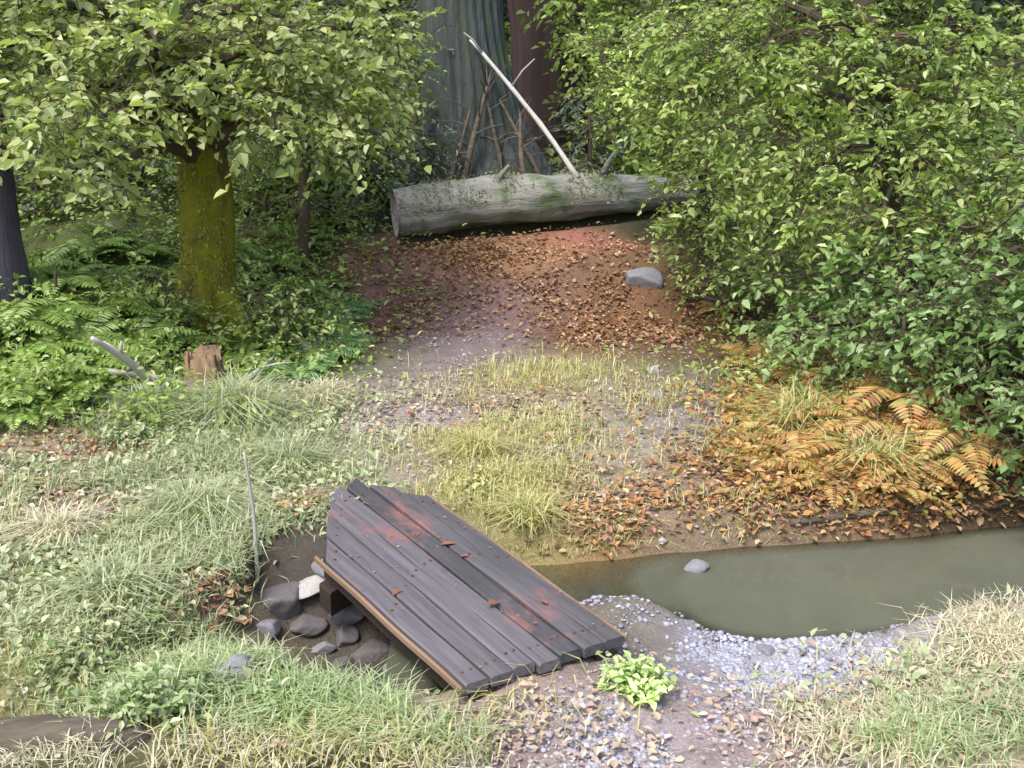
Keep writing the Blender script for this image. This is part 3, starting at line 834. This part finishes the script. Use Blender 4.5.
# the big leafy mass at right
b0 = tr(905, 330, 8.6)
make_tree("leafy_tree", "tall pale green leafy tree leaning over the pool at right", "tree",
          [b0, at(900, 240, 8.5), at(880, 120, 8.4), at(860, -20, 8.4), at(850, -180, 8.4)], [.14, .12, .10, .08, .05],
          [lobe(*q) for q in [(740, 60, 8.6, 60), (800, 30, 8.4, 60), (860, 80, 8.0, 65), (920, 40, 8.2, 55), (760, 130, 8.2, 55), (830, 160, 7.8, 60), (900, 150, 7.6, 60),
                              (960, 110, 7.8, 55), (1000, 190, 7.4, 55), (800, 215, 7.8, 45), (740, 190, 8.4, 48), (880, 215, 7.3, 50), (950, 240, 7.2, 50), (690, 100, 9.0, 50), (700, 30, 9.0, 55),
                              (1040, 60, 8.0, 70), (1060, 160, 7.6, 60)]],
          'leaf_bright', size=.066, nsp=62, ratio=.55)
b0 = tr(700, 230, 10.6)
make_tree("arching_shrub", "olive-green shrub arching over the right end of the fallen log", "shrub", [b0, at(705, 190, 10.4), at(690, 130, 10.2), at(670, 60, 10.2)], [.06, .05, .04, .02],
          [lobe(*q) for q in [(690, 155, 10.3, 34), (700, 190, 10.0, 40), (740, 235, 9.4, 40), (645, 95, 10.6, 42), (690, 130, 10.2, 45), (620, 60, 10.8, 45), (680, 60, 10.4, 50), (770, 270, 8.6, 34), (690, 225, 9.8, 30), (690, 235, 9.8, 26), (730, 285, 9.0, 26), (710, 260, 9.4, 28)]],
          'leaf_bright', size=.06, nsp=62, ratio=.55, first=.2)
b0 = tr(960, 400, 7.0)
make_tree("bank_shrub", "bright cool green shrub spilling over the dark hollow at the right edge", "shrub", [b0, at(955, 340, 6.9), at(950, 280, 6.8)], [.05, .04, .02],
          [lobe(*q) for q in [(980, 330, 6.4, 55), (1010, 290, 6.3, 55), (930, 310, 6.6, 48), (1000, 385, 6.2, 42), (870, 330, 6.9, 40), (940, 370, 6.5, 30), (1050, 340, 6.2, 70), (820, 345, 7.2, 30), (1020, 425, 6.0, 30), (1040, 440, 5.7, 40), (1085, 470, 5.5, 50), (1110, 400, 5.6, 80), (1120, 300, 5.8, 90), (1180, 420, 5.4, 90), (1190, 250, 5.8, 110), (1120, 180, 6.2, 100), (1000, 440, 5.9, 26), (1000, 240, 6.8, 50), (790, 320, 7.6, 30), (850, 290, 7.3, 40), (900, 270, 7.2, 45), (960, 425, 6.1, 24), (900, 350, 6.7, 30), (790, 280, 7.9, 30)]],  # lobes beyond the right frame edge are added to shade pool and bank
          'leaf_blue', size=.066, nsp=56, ratio=.6, first=.1)
b0 = tr(850, 370, 7.3)
make_tree("bramble_bush", "low olive and yellow bush on the orange bank under the leafy tree", "bush", [b0, at(845, 340, 7.3), at(840, 300, 7.3)], [.03, .02, .012],
          [lobe(*q) for q in [(830, 375, 7.0, 30), (880, 385, 6.8, 32), (790, 365, 7.5, 24), (920, 405, 6.5, 28), (850, 400, 6.7, 20), (820, 330, 7.5, 28)]],
          'leaf_yellow', size=.055, nsp=30, ratio=.55, first=.1)
b0 = tr(610, 150, 14.5)
make_tree("sapling", "bright yellow-green young tree just right of the dark reddish trunk", "tree", [b0, at(612, 100, 14.4), at(620, 20, 14.2), at(630, -80, 14)], [.07, .06, .04, .02],
          [lobe(*q) for q in [(610, 40, 14.2, 45), (650, 20, 14.0, 50), (600, 100, 14.4, 36), (660, 85, 13.6, 45), (700, 20, 13.8, 50), (630, 145, 13.8, 32), (590, 0, 14.2, 36), (640, -50, 14.2, 60)]],
          'leaf_bright', size=.10, nsp=24, ratio=.6, first=.1)

# forest behind: individual trees, each with its own crown
BACK = [(60, 17, 'leaf_mid', 0), (130, 21, 'leaf_yellow', 1), (215, 24, 'leaf_blue', 2), (285, 18, 'leaf_dark', 0), (350, 17.5, 'needle', 1), (390, 24, 'leaf_mid', 2),
        (430, 30, 'needle', 0), (585, 21, 'needle', 1), (640, 19, 'leaf_mid', 2), (715, 22, 'leaf_bright', 0), (790, 17, 'leaf_mid', 1), (860, 22, 'leaf_bright', 2),
        (935, 16.5, 'leaf_dark', 0), (1000, 19, 'leaf_mid', 1), (-20, 24, 'leaf_bright', 0), (1080, 17, 'leaf_blue', 2), (500, 27, 'leaf_dark', 0), (-90, 18, 'leaf_mid', 1), (1140, 22, 'leaf_mid', 2)]
KIND = {'leaf_mid': "mid green tree in the forest behind", 'leaf_yellow': "yellow-green tree in the forest behind the mossy trunk", 'leaf_blue': "cool green tree in the forest behind",
        'leaf_dark': "dark green tree in the forest behind", 'needle': "dark grey-green conifer in the forest behind", 'leaf_bright': "bright green tree in the forest behind"}
for px, Y, lf, v in BACK:
    x = (px - 512) / FOC * Y
    z0 = float(H(x, Y)) - .1
    hgt = rng.uniform(6, 9)
    lob = []
    for q in range(13):
        zz = z0 + .5 + (hgt - .5) * (q + rng.random()) / 13
        rr = rng.uniform(.7, 1.25)
        an = rng.uniform(0, 6.28)
        ro = rng.uniform(.1, 1.1)
        lob.append((np.array([x + ro * math.cos(an), Y + ro * math.sin(an), zz]), (rr, rr, rr * .6)))
    make_tree("conifer" if lf == 'needle' else "forest_tree", KIND[lf], "tree", [[x, Y, z0], [x + .1, Y, z0 + hgt * .4], [x - .1, Y, z0 + hgt]], [.2, .16, .05], lob,
              lf, size=.14 if lf != 'needle' else .12, nsp=11, k=9, ratio=.6 if lf != 'needle' else .2, group="trees of the forest behind", first=.05, bark='bark_brown')

# undergrowth covering the far slope: one mass nobody could count
n = 70000
x = rng.uniform(-15, 15, n); y = 11.4 + 30 * rng.random(n) ** 1.7
k = fbm(x * .8, y * .8, 5) + rng.normal(size=n) * .2 > -.45
k &= ~((np.abs(x) < 1.9) & (y < 12.9))
x, y = x[k], y[k]; n = len(x)
P = np.stack([x, y, H(x, y) + rng.random(n) ** 1.5 * (.35 + .5 * vnoise(x * .7, y * .7, 8))], 1)
mb = MB(); L = rng.uniform(.09, .2, n); mb.add(*leaves(P, rdir(n) * [1, 1, .4] + [0, 0, .15], unit(rdir(n) * .6 + [0, 0, 1]), L, L * .5))
mb.build("undergrowth", M['leaf_mid'])["kind"] = "stuff"

# ------------------------------------------------------------------ fallen log, leaning bare pole
A, B = LOG_A.copy(), LOG_B.copy()
lp = np.array([A + (B - A) * t_ + np.array([0, 0, .03 * math.sin(t_ * 5)]) for t_ in np.linspace(0, 1, 30)])
log = empty("fallen_log", (A[0], A[1], float(H(A[0], A[1]))), "thick grey-green mossy log lying across the top of the red earth bank", "log")
lb_ = np.array(log.location)
mb = MB(); mb.add(*tube(lp, [.235, .25, .25, .24, .215, .18, .15], 48, .22, 13, .05, seed=3, cap=False))
mb.build("bark", M['log'], log, lb_, True)
ax = unit(B - A)
mb = MB(); mb.add(*tube([A - ax * .02, A + ax * .03, A + ax * .25], [.245, .215, .15], 24, .1, seed=3, cap=False))
mb.build("cut_end", M['log_end'], log, lb_, True)
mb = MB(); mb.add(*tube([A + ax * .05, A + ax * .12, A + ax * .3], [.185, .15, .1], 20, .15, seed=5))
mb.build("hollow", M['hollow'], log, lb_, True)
for t_, dz_, ln_ in ((.32, .24, .22), (.66, .2, .3)):
    s = A + (B - A) * t_ + np.array([0, -.05, dz_ - .05])
    mb = MB(); mb.add(*tube([s, s + [.05, -.05, ln_ * .6], s + [.12, -.1, ln_]], [.045, .03, .018], 8, .15))
    mb.build("branch_stub", M['log'], log, lb_, True)
pp = resample([at(578, 178, 11.55), at(545, 130, 12.0), at(515, 92, 12.3), at(484, 55, 12.6), at(470, 40, 12.7)], 18)
pole = empty("leaning_branch", pp[0], "bare pale branch leaning from the log up against the ridged trunk", "branch")
mb = MB(); mb.add(*tube(pp, [.030, .027, .024, .02, .013], 8, .3, seed=2)); mb.build("stem", M['wood_pale'], pole, pp[0], True)
for t_, d in ((9, [.25, -.1, .3]), (13, [-.2, -.1, .22])):
    mb = MB(); mb.add(*tube([pp[t_], pp[t_] + np.array(d) * .5 + [0, 0, .03], pp[t_] + d], [.014, .01, .005], 6)); mb.build("twig", M['wood_pale'], pole, pp[0], True)
lt = np.array([v.co[:] for v in log.children[0].data.vertices]) + lb_
mid_ = lp[np.argmin(np.abs(lt[:, None, 0] - lp[None, :, 0]), 1)]
on = unit(lt - mid_)
k = (on[:, 2] > -.1) & (fbm(lt[:, 0] * 2.5, lt[:, 2] * 3 + lt[:, 1] * 2, 6) > .12)
q = rng.choice(np.where(k)[0], 3200)
P = lt[q] + rng.normal(size=(3200, 3)) * .02 + (B - A) / np.linalg.norm(B - A) * rng.uniform(-.07, .07, (3200, 1))
L = rng.uniform(.015, .04, 3200)
mb = MB(); mb.add(*leaves(P, on[q] * .5 + rdir(3200) * .7, unit(on[q] + rdir(3200) * .5), L, L * .5)); mb.build("moss", M['log_moss'], log, lb_)
# grey bare brush propped against the ridged trunk
BR = [((455, 188, 12.3), (492, 70, 12.7)), ((520, 190, 12.2), (486, 95, 12.6)), ((560, 188, 12.2), (500, 100, 12.6)), ((430, 186, 12.1), (470, 110, 12.5)), ((540, 186, 12.0), (520, 110, 12.4))]
BL = ["grey dead bough leaning on the ridged trunk, leftmost but one", "short grey dead bough leaning on the ridged trunk just right of its middle", "grey dead bough slanting up left from beside the pale branch's foot",
      "grey dead bough leaning on the ridged trunk farthest left", "grey dead bough standing nearly upright behind the pale leaning branch"]
for (f_, h_), lbn in zip(BR, BL):
    p0 = at(*f_); p0[2] = min(p0[2], float(H(p0[0], p0[1])))
    p1 = at(*h_); c = resample([p0, (p0 + p1) / 2 + rng.normal(size=3) * .07, p1], 10)
    r_ = empty("dead_bough", c[0], lbn, "branch")
    mb = MB(); mb.add(*tube(c, [.05, .035, .012], 7, .2)); mb.build("stem", M['root'], r_, c[0], True)
    for q in rng.integers(2, 10, 8):
        d = rdir(1)[0] * [.35, .25, .3] + [0, -.05, .15]
        mb = MB(); mb.add(*tube([c[q], c[q] + d * .5 + [0, 0, .02], c[q] + d], [.011, .008, .003], 5)); mb.build("twig", M['root'], r_, c[0])

# ------------------------------------------------------------------ sticks, stump, root
def stick(name, pts, rad, mat_name, label, cat="branch", twigs=0, ns=8):
    c = resample(pts, 14)
    r_ = empty(name, c[0], label, cat)
    mb = MB(); mb.add(*tube(c, rad, ns, .15, seed=rng.integers(1, 40))); mb.build("stem", M[mat_name], r_, c[0], True)
    for q in range(twigs):
        k_ = int(rng.integers(4, 12)); d = unit(rdir(1)[0] + unit(c[-1] - c[0]) * .8) * np.linalg.norm(c[-1] - c[0]) * .25
        d[2] = abs(d[2]) * .6
        mb = MB(); mb.add(*tube([c[k_], c[k_] + d * .5 + [0, 0, .01], c[k_] + d], [rad[-1] * 1.1, rad[-1] * .8, rad[-1] * .4], 6)); mb.build("twig", M[mat_name], r_, c[0], True)
    return r_
g0 = G(257, 575); up = at(244, 452, g0[1] - .05)
stick("upright_stick", [g0 - [0, 0, .06], (g0 + up) / 2 + [.015, 0, 0], up], [.011, .009, .006], 'wood_pale', "thin pale stick standing upright at the ditch's left edge", "stick", 1)
g0, g1 = G(165, 398), at(92, 338, 6.9)
stick("fallen_branch", [g0 + [0, 0, .02], (g0 + g1) / 2 + [0, 0, .05], g1], [.03, .026, .016], 'wood_pale', "bare pale branch slanting up out of the ferns at left", twigs=2)
g0, g1 = G(88, 398), G(190, 398)
stick("fallen_branch", [g0 + [0, 0, .2], (g0 + g1) / 2 + [0, 0, .17], g1 + [0, 0, .1]], [.022, .024, .016], 'wood_pale', "pale branch lying level at the foot of the ferns", twigs=2)
g0, g1 = G(215, 412), G(275, 372)
stick("fallen_branch", [g0 + [0, 0, .04], (g0 + g1) / 2 + [0, 0, .08], g1 + [0, 0, .12]], [.02, .02, .01], 'wood_pale', "pale crooked branch lying right of the tan stump", twigs=3)
g0, g1 = G(505, 505), G(570, 507)
stick("fallen_stick", [g0 + [0, 0, .02], (g0 + g1) / 2 + [0, 0, .03], g1 + [0, 0, .02]], [.012, .011, .008], 'wood_tan', "short tan stick lying beside the yellow grass above the boards", "stick")
g0, g1 = G(-30, 752), G(118, 742)
rt = stick("exposed_root", [g0 + [0, -.1, .0], g0 * .6 + g1 * .4 + [0, 0, .03], g1 + [0, 0, .01], g1 + [.12, .05, -.08]], [.085, .08, .07, .03], 'root', "thick brown-grey root lying in the grass at the bottom left corner", "root", 0, 16)
for q, (dx, dy) in enumerate([(-.05, .11), (-.1, -.13)]):
    c = resample([g0 + [dx, dy, .0], (g0 + g1) / 2 + [0, dy, .015], g1 + [.03, dy * .6, -.05]], 12)
    mb = MB(); mb.add(*tube(c, [.045, .04, .02], 10, .2)); mb.build("root_strand", M['root'], rt, np.array(rt.location), True)
for (pa, pb, lbn) in [((790, 528), (1000, 512), "long brown stick lying along the far waterline at right"), ((880, 500), (960, 530), "brown stick slanting down the orange bank to the water"),
                      ((700, 300), (770, 322), "dark brown branch lying on the red earth below the arching shrub")]:
    g0, g1 = G(*pa), G(*pb)
    stick("fallen_stick", [g0 + [0, 0, .03], (g0 + g1) / 2 + [0, 0, .05], g1 + [0, 0, .03]], [.02, .018, .01], 'root', lbn, "stick", 2)
g0 = G(206, 395)
st = empty("stump", g0, "broken tan rotten stump among the ferns below the mossy trunk", "stump")
h_ = .26
V, F = tube(resample([g0 - [0, 0, .1], g0 + [0, 0, .12], g0 + [.01, 0, h_]], 12), [.17, .13, .115], 28, .25, 9, .16, seed=8)
V[-29 - 28 * 0:-2, 2] += 0
top = V[:, 2] > g0[2] + h_ - .06
V[top, 2] += rng.uniform(-.08, .10, top.sum())
mb = MB(); mb.add(V, F); mb.build("trunk", M['wood_tan'], st, g0, True)
mb = MB()
a_ = rng.uniform(0, 6.28, 9)
bs = g0 + np.stack([np.cos(a_) * .09, np.sin(a_) * .09, np.full(9, h_ - .05)], 1)
mb.add(*thin(bs, bs + np.stack([rng.normal(size=9) * .02, rng.normal(size=9) * .02, rng.uniform(.06, .16, 9)], 1), .018, .003)); mb.build("splinters", M['wood_tan'], st, g0)

# ------------------------------------------------------------------ ferns, bushes and clumps of plants
def tussock(px, py, r, h, n, mat_name, label):
    g = G(px, py)
    P = g + np.stack([rng.normal(size=n) * r * .3, rng.normal(size=n) * r * .3, np.full(n, -.02)], 1)
    mb = MB(); mb.add(*blades(P, h * rng.uniform(.5, 1.15, n), rng.uniform(.3, 1.7, n), rng.uniform(.005, .011, n)))
    o = mb.build("grass_tuft", M[mat_name], None, g)
    return tag(o, label, "grass tuft")
tussock(235, 425, .35, .42, 700, 'grass_pale', "largest pale feathery grass tuft, above the upright stick")
tussock(150, 420, .25, .32, 420, 'grass_pale', "pale feathery grass tuft just below the level pale branch")
tussock(290, 470, .22, .26, 380, 'grass_pale', "pale grass tuft between the upright stick and the far end of the boards")
tussock(200, 520, .28, .28, 420, 'grass_pale', "pale grass tuft left of the upright stick")
tussock(320, 405, .22, .24, 300, 'grass_dry', "straw-coloured grass tuft at the edge of the gravel path below the ferns")
tussock(110, 600, .25, .24, 380, 'grass_pale', "pale grass tuft on the open bank left of the ditch stones")
tussock(60, 540, .2, .22, 300, 'grass_dry', "straw-coloured grass tuft near the left edge, in front of the pinkish bare patch")
tussock(480, 455, .2, .22, 300, 'grass_yellow', "yellow grass tuft on the gravel beyond the boards' far corner")
tussock(525, 520, .2, .2, 340, 'grass_yellow', "yellow grass tuft close against the boards' right edge")
tussock(985, 645, .3, .13, 380, 'grass_dry', "straw-coloured grass tuft at the right edge beside the pool")
tussock(905, 735, .25, .12, 320, 'grass_dry', "straw-coloured grass tuft near the bottom edge at right")
tussock(800, 430, .25, .35, 320, 'grass_yellow', "tall yellow grass tuft in the orange bracken")
tussock(870, 470, .22, .32, 280, 'grass_yellow', "yellow grass tuft at the lower edge of the orange bracken")

def fern_mesh(nf, ln_, mat_name, name, seed):
    mb = MB()
    for q in range(nf):
        az = q / nf * 6.283 + rng.normal() * .25
        d = np.array([math.cos(az), math.sin(az), 0])
        s = np.array([-math.sin(az), math.cos(az), 0])
        l_ = ln_ * rng.uniform(.7, 1.1); arch = rng.uniform(.5, .9)
        tt = np.linspace(.06, 1, 22)
        rx = d * (l_ * tt * (.55 + .35 * tt))[:, None] + np.array([0, 0, 1.0]) * (l_ * (arch * tt - (arch * .85) * tt ** 2.2))[:, None]
        tg = unit(np.gradient(rx, axis=0))
        mb.add(*tube(rx, [.005, .002], 4, cap=False))
        wl = l_ * .2 * np.sin(np.pi * np.clip(tt * .93 + .07, 0, 1)) ** .7 + .01
        for sg in (1, -1):
            D = s * sg + tg * .35 + rng.normal(size=(22, 3)) * .06 + [0, 0, -.12]
            N = np.cross(tg, s) * 1.0; N = N * np.sign(N[:, 2:3] + 1e-6)
            mb.add(*leaves(rx, D, N + rng.normal(size=(22, 3)) * .12, wl, wl * .0 + l_ * .05, .1))
    return mb.build(name, M[mat_name], smooth=False)

FL = {'fern': "bright green fern growing in the bank round the mossy trunk", 'fern_cool': "cool blue-green fern at the right end of the fern bank", 'bracken': "orange dying bracken on the bank above the pool"}
def ferns(spots, mat_name, nproto, size, name, group):
    protos = [fern_mesh(rng.integers(9, 14), size, mat_name, name, q) for q in range(nproto)]
    for q, (px, py, sc) in enumerate(spots):
        o = protos[q] if q < nproto else copy_tree(protos[q % nproto])
        g = G(px, py)
        o.location = (g[0], g[1], g[2] - .02)
        o.rotation_euler = (rng.normal() * .12, rng.normal() * .12, rng.uniform(0, 6.28))
        o.scale = (sc,) * 3
        tag(o, FL[mat_name], "fern", group)
sp = [(20, 400, 1.1), (60, 385, 1.0), (100, 370, .9), (25, 360, 1.0), (70, 345, 1), (130, 345, 1), (40, 320, 1), (95, 315, 1.1), (160, 325, .9), (150, 295, 1), (110, 285, 1), (60, 290, 1.1),
      (30, 275, 1), (200, 300, .8), (250, 310, .9), (280, 330, .9), (255, 350, .8), (290, 290, .9), (240, 280, .8), (270, 265, .9), (300, 250, .8), (230, 250, .8), (140, 260, .9), (90, 255, 1),
      (180, 345, .7), (20, 420, .8), (-20, 380, 1.1), (-10, 330, 1.1), (265, 372, .7), (50, 410, .8), (180, 275, .8), (330, 225, .8), (320, 285, .7)]
ferns(sp, 'fern', 4, .62, "fern", "ferns in the bank round the mossy trunk")
ferns([(325, 330, .9), (315, 360, .8), (340, 345, .7), (335, 310, .8), (300, 375, .7)], 'fern_cool', 2, .6, "fern", "cool green ferns right of the stump")
sp = [(800, 440, .8), (850, 455, .9), (900, 470, .9), (760, 420, .7), (880, 430, .9), (940, 460, .8), (840, 415, .8), (790, 400, .7), (900, 400, 1.0), (760, 365, .8), (860, 380, 1.0), (820, 400, .9), (780, 430, .8), (830, 480, .7), (770, 460, .6), (900, 500, .6), (720, 310, .6), (960, 440, .8)]
ferns(sp, 'bracken', 3, .62, "bracken", "bracken on the orange bank")

def clump(px, py, r, h, n, leaf, size, label, name="leafy_plant", cat="plant", ratio=.55):
    g = G(px, py)
    root = empty(name, g, label, cat)
    q = rng.integers(5, 9)
    mbs, mbl = MB(), MB()
    p0 = g + np.stack([rng.normal(size=n) * r * .25, rng.normal(size=n) * r * .25, np.full(n, -.01)], 1)
    a_ = rng.uniform(0, 6.28, n); rr = r * np.sqrt(rng.random(n))
    p1 = g + np.stack([rr * np.cos(a_), rr * np.sin(a_), h * (1.05 - .6 * (rr / r) ** 2) * rng.uniform(.6, 1.1, n)], 1)
    mbs.add(*thin(p0, p1, .003, .0015)); mbs.build("stems", M['leaf_mid'], root, g)
    k = 7
    tt = np.linspace(.35, 1, k)[None, :, None]
    C = (p0[:, None] * (1 - tt) + p1[:, None] * tt).reshape(-1, 3)
    D = rdir(n * k) * [1, 1, .4] + [0, 0, .15]; N = unit(rdir(n * k) * .4 + [0, 0, 1])
    L = size * rng.uniform(.6, 1.2, n * k)
    mbl.add(*leaves(C, D, N, L, L * ratio)); mbl.build("foliage", M[leaf], root, g)
clump(636, 690, .15, .10, 60, 'weed_pale', .04, "round pale green leafy clump at the near right corner of the boards")
clump(150, 715, .22, .16, 60, 'grass_green', .045, "bright green low plant in the grass above the brown root")
clump(285, 715, .18, .11, 56, 'grass_green', .045, "bright green low plant between the ditch and the bottom edge")
clump(40, 400, .3, .24, 60, 'leaf_bright', .06, "bright green leafy plant at the left edge below the ferns")
clump(98, 395, .2, .2, 40, 'leaf_bright', .06, "bright green leafy plant beside the level pale branch")
clump(310, 340, .25, .35, 50, 'leaf_blue', .06, "blue-green leafy plant under the cool ferns right of the stump")
clump(480, 490, .16, .12, 36, 'grass_yellow', .04, "yellow-green low plant against the far right edge of the boards")
clump(770, 350, .2, .3, 44, 'leaf_yellow', .05, "yellow-green weed where the red earth meets the right-hand bushes")
clump(120, 445, .2, .14, 40, 'grass_pale', .05, "pale sage low plant in front of the level branch")
clump(850, 400, .25, .22, 40, 'leaf_yellow', .05, "mustard-coloured weed in the middle of the orange bank")

# ------------------------------------------------------------------ grass and leaf litter
def grass(spots, tot, mat_name, hmin, hmax, name, wd=.006):
    P = off_bridge(scatter(spots, tot), thinning=.85)
    n = len(P)
    h_ = rng.uniform(hmin, hmax, n) * (0.6 + .8 * vnoise(P[:, 0] * 2.2, P[:, 1] * 2.2, 15))
    mb = MB(); mb.add(*blades(P - [0, 0, .01], h_, rng.uniform(.2, 1.5, n), wd * rng.uniform(.6, 1.4, n)))
    mb.build(name, M[mat_name])["kind"] = "stuff"
grass([(100, 470, 1.1, .7, 3), (230, 470, .7, .6, 3), (180, 560, .9, .5, 3), (60, 600, .7, .5, 2), (230, 640, .5, .3, 1.5), (90, 670, .7, .3, 1.5), (300, 430, .6, .5, 1.2), (200, 410, .9, .4, 1.5)], 26000, 'grass_pale', .05, .17, "pale_grass", .007)
grass([(150, 700, .5, .25, 2), (320, 715, .3, .14, 1.6), (210, 660, .3, .2, 1), (160, 450, .7, .4, 1), (60, 400, .8, .4, 1.5), (420, 735, .35, .15, .6), (980, 740, .4, .2, .8), (250, 520, .6, .3, 1)], 14000, 'grass_green', .05, .16, "green_grass", .007)
grass([(500, 490, .35, .4, 2.6), (540, 380, .7, .6, 2), (560, 440, .7, .6, 2.6), (500, 430, .4, .5, 1.2), (640, 400, .5, .6, .8), (760, 440, .4, .5, .8), (600, 540, .35, .2, .8), (60, 700, .5, .3, .8), (340, 745, .5, .2, 1), (830, 420, .7, .6, 1.2), (470, 445, .4, .3, .8), (480, 720, .4, .2, .6), (740, 520, .4, .2, .4)], 17000, 'grass_yellow', .04, .14, "yellow_grass", .006)
grass([(960, 690, .6, .4, 2.5), (900, 740, .6, .2, 1.2), (100, 640, .8, .4, 1.2), (430, 735, .4, .2, 1), (560, 430, .5, .5, .6), (40, 520, .8, .5, 1), (1010, 640, .3, .3, 1), (300, 740, .5, .15, .8), (60, 760, .5, .12, .8)], 13000, 'grass_dry', .03, .12, "straw_grass", .006)

def cover(spots, tot, mat_name, s0, s1, h, name):
    P = off_bridge(scatter(spots, tot), thinning=.75); n = len(P)
    L = rng.uniform(s0, s1, n)
    P = P + [0, 0, 1.0] * (rng.random((n, 1)) * h * (.4 + vnoise(P[:, 0] * 2, P[:, 1] * 2, 4))[:, None])
    mb = MB(); mb.add(*leaves(P, rdir(n) * [1, 1, .5] + [0, 0, .25], unit(rdir(n) * .6 + [0, 0, 1]), L, L * rng.uniform(.35, .7, n), .2))
    mb.build(name, M[mat_name])["kind"] = "stuff"
cover([(110, 480, 1.1, .7, 2.5), (230, 480, .7, .6, 3), (180, 570, .9, .5, 2.5), (60, 600, .7, .5, 1.5), (240, 420, .9, .5, 2.5), (330, 410, .5, .5, 1), (90, 670, .7, .3, 1), (960, 690, .6, .35, 1.2), (230, 640, .4, .3, 1)],
      17000, 'grass_pale', .02, .06, .09, "sage_weeds")
cover([(140, 330, 1.6, 1.2, 3), (300, 320, .7, .9, 1.5), (40, 380, 1, .8, 2), (250, 260, 1.4, .8, 2), (830, 380, 1.0, 1.0, 1.6), (60, 420, .9, .3, 1.2)], 15000, 'leaf_bright', .03, .075, .3, "leafy_ground_cover")
cover([(840, 450, .9, .6, 3), (760, 420, .5, .6, 1.2), (900, 490, .6, .3, 1.4)], 6000, 'bracken', .02, .07, .16, 'rusty_bank_plants')
cover([(230, 705, .4, .15, 2), (150, 690, .6, .2, 2), (330, 715, .3, .15, 1), (160, 440, .5, .3, .6), (640, 690, .15, .1, .3)], 4500, 'grass_green', .02, .05, .08, "green_weeds")

def litter(spots, tot, mat_name, s0, s1, name):
    P = off_bridge(scatter(spots, tot)); n = len(P)
    L = rng.uniform(s0, s1, n)
    mb = MB(); mb.add(*leaves(P + [0, 0, .012] + rng.random((n, 1)) * [0, 0, .03], rdir(n) * [1, 1, .3], unit(rdir(n) * .55 + [0, 0, 1]), L, L * rng.uniform(.4, .8, n), .2))
    mb.build(name, M[mat_name])["kind"] = "stuff"
litter([(480, 290, 1.6, .9, 3), (640, 320, .9, .8, 2), (850, 440, 1.0, .8, 2.5), (60, 470, 1, .6, 1.2), (60, 560, 1, .5, 1), (220, 600, .6, .3, .8), (760, 460, .6, .6, 1), (560, 420, 1, .8, .8), (370, 320, .6, 1, 1.2), (960, 500, .5, .4, 1)], 17000, 'litter', .012, .065, "brown_leaf_litter")
litter([(600, 525, .4, .22, 2), (800, 490, .6, .3, 2.4), (290, 505, .2, .25, 1), (640, 325, .8, .6, 1.0), (490, 258, 1.2, .2, 3), (880, 470, .6, .5, 1.5), (770, 380, .4, .5, .8), (700, 500, .4, .3, 1), (850, 515, .7, .15, 1.5), (560, 500, .4, .3, .6), (290, 655, .2, .1, .4)], 6500, 'litter_orange', .025, .055, "orange_leaf_litter")
litter([(430, 410, 1, .8, 1.5), (620, 420, 1, .8, 1.6), (960, 700, .6, .4, 2), (720, 735, .8, .3, 1), (150, 520, 1, .6, 4), (60, 470, .8, .5, 2), (470, 730, .6, .2, 1), (100, 640, .9, .4, 1.2), (330, 740, .5, .2, .8), (520, 470, .5, .4, .7)], 11000, 'litter_pale', .015, .045, "pale_leaf_litter")
tt, ss = rng.random(80) ** .8, rng.random(80)
c0 = nl + (nr_ - nl) * ss[:, None]; c1 = fl + (fr - fl) * ss[:, None]
P = c0 * (1 - tt[:, None]) + c1 * tt[:, None] + [0, 0, .006]
L = rng.uniform(.006, .024, 80)
mb = MB(); mb.add(*leaves(P, rdir(80) * [1, 1, .05], unit(rdir(80) * .15 + [0, 0, 1]), L, L * rng.uniform(.12, .5, 80), .1))
mb.build("board_litter", M['litter'])["kind"] = "stuff"
# leaves blown onto the boards
DL = ["reddish fallen leaf on the boards, nearest the far end", "pinkish fallen leaf in the middle of the boards' upper half", "small red leaf lying right of the pinkish one on the boards",
      "orange-red fallen leaf on the lower half of the boards", "small tan leaf near the boards' right edge", "brown leaf lying near the boards' open left side"]
for (px, py, s_), lbn in zip([(418, 532, .07), (440, 545, .075), (470, 556, .05), (488, 605, .07), (540, 600, .045), (400, 590, .05)], DL):
    c = atz(px, py, .128)
    mb = MB(); mb.add(*leaves(np.array([c]), rdir(1) * [1, 1, .05], np.array([[.1, .1, 1.0]]), s_, s_ * .6, .15))
    c2 = mb.V[0].mean(0)
    o = mb.build("fallen_leaf", M['litter'], None, c); tag(o, lbn, "leaf")
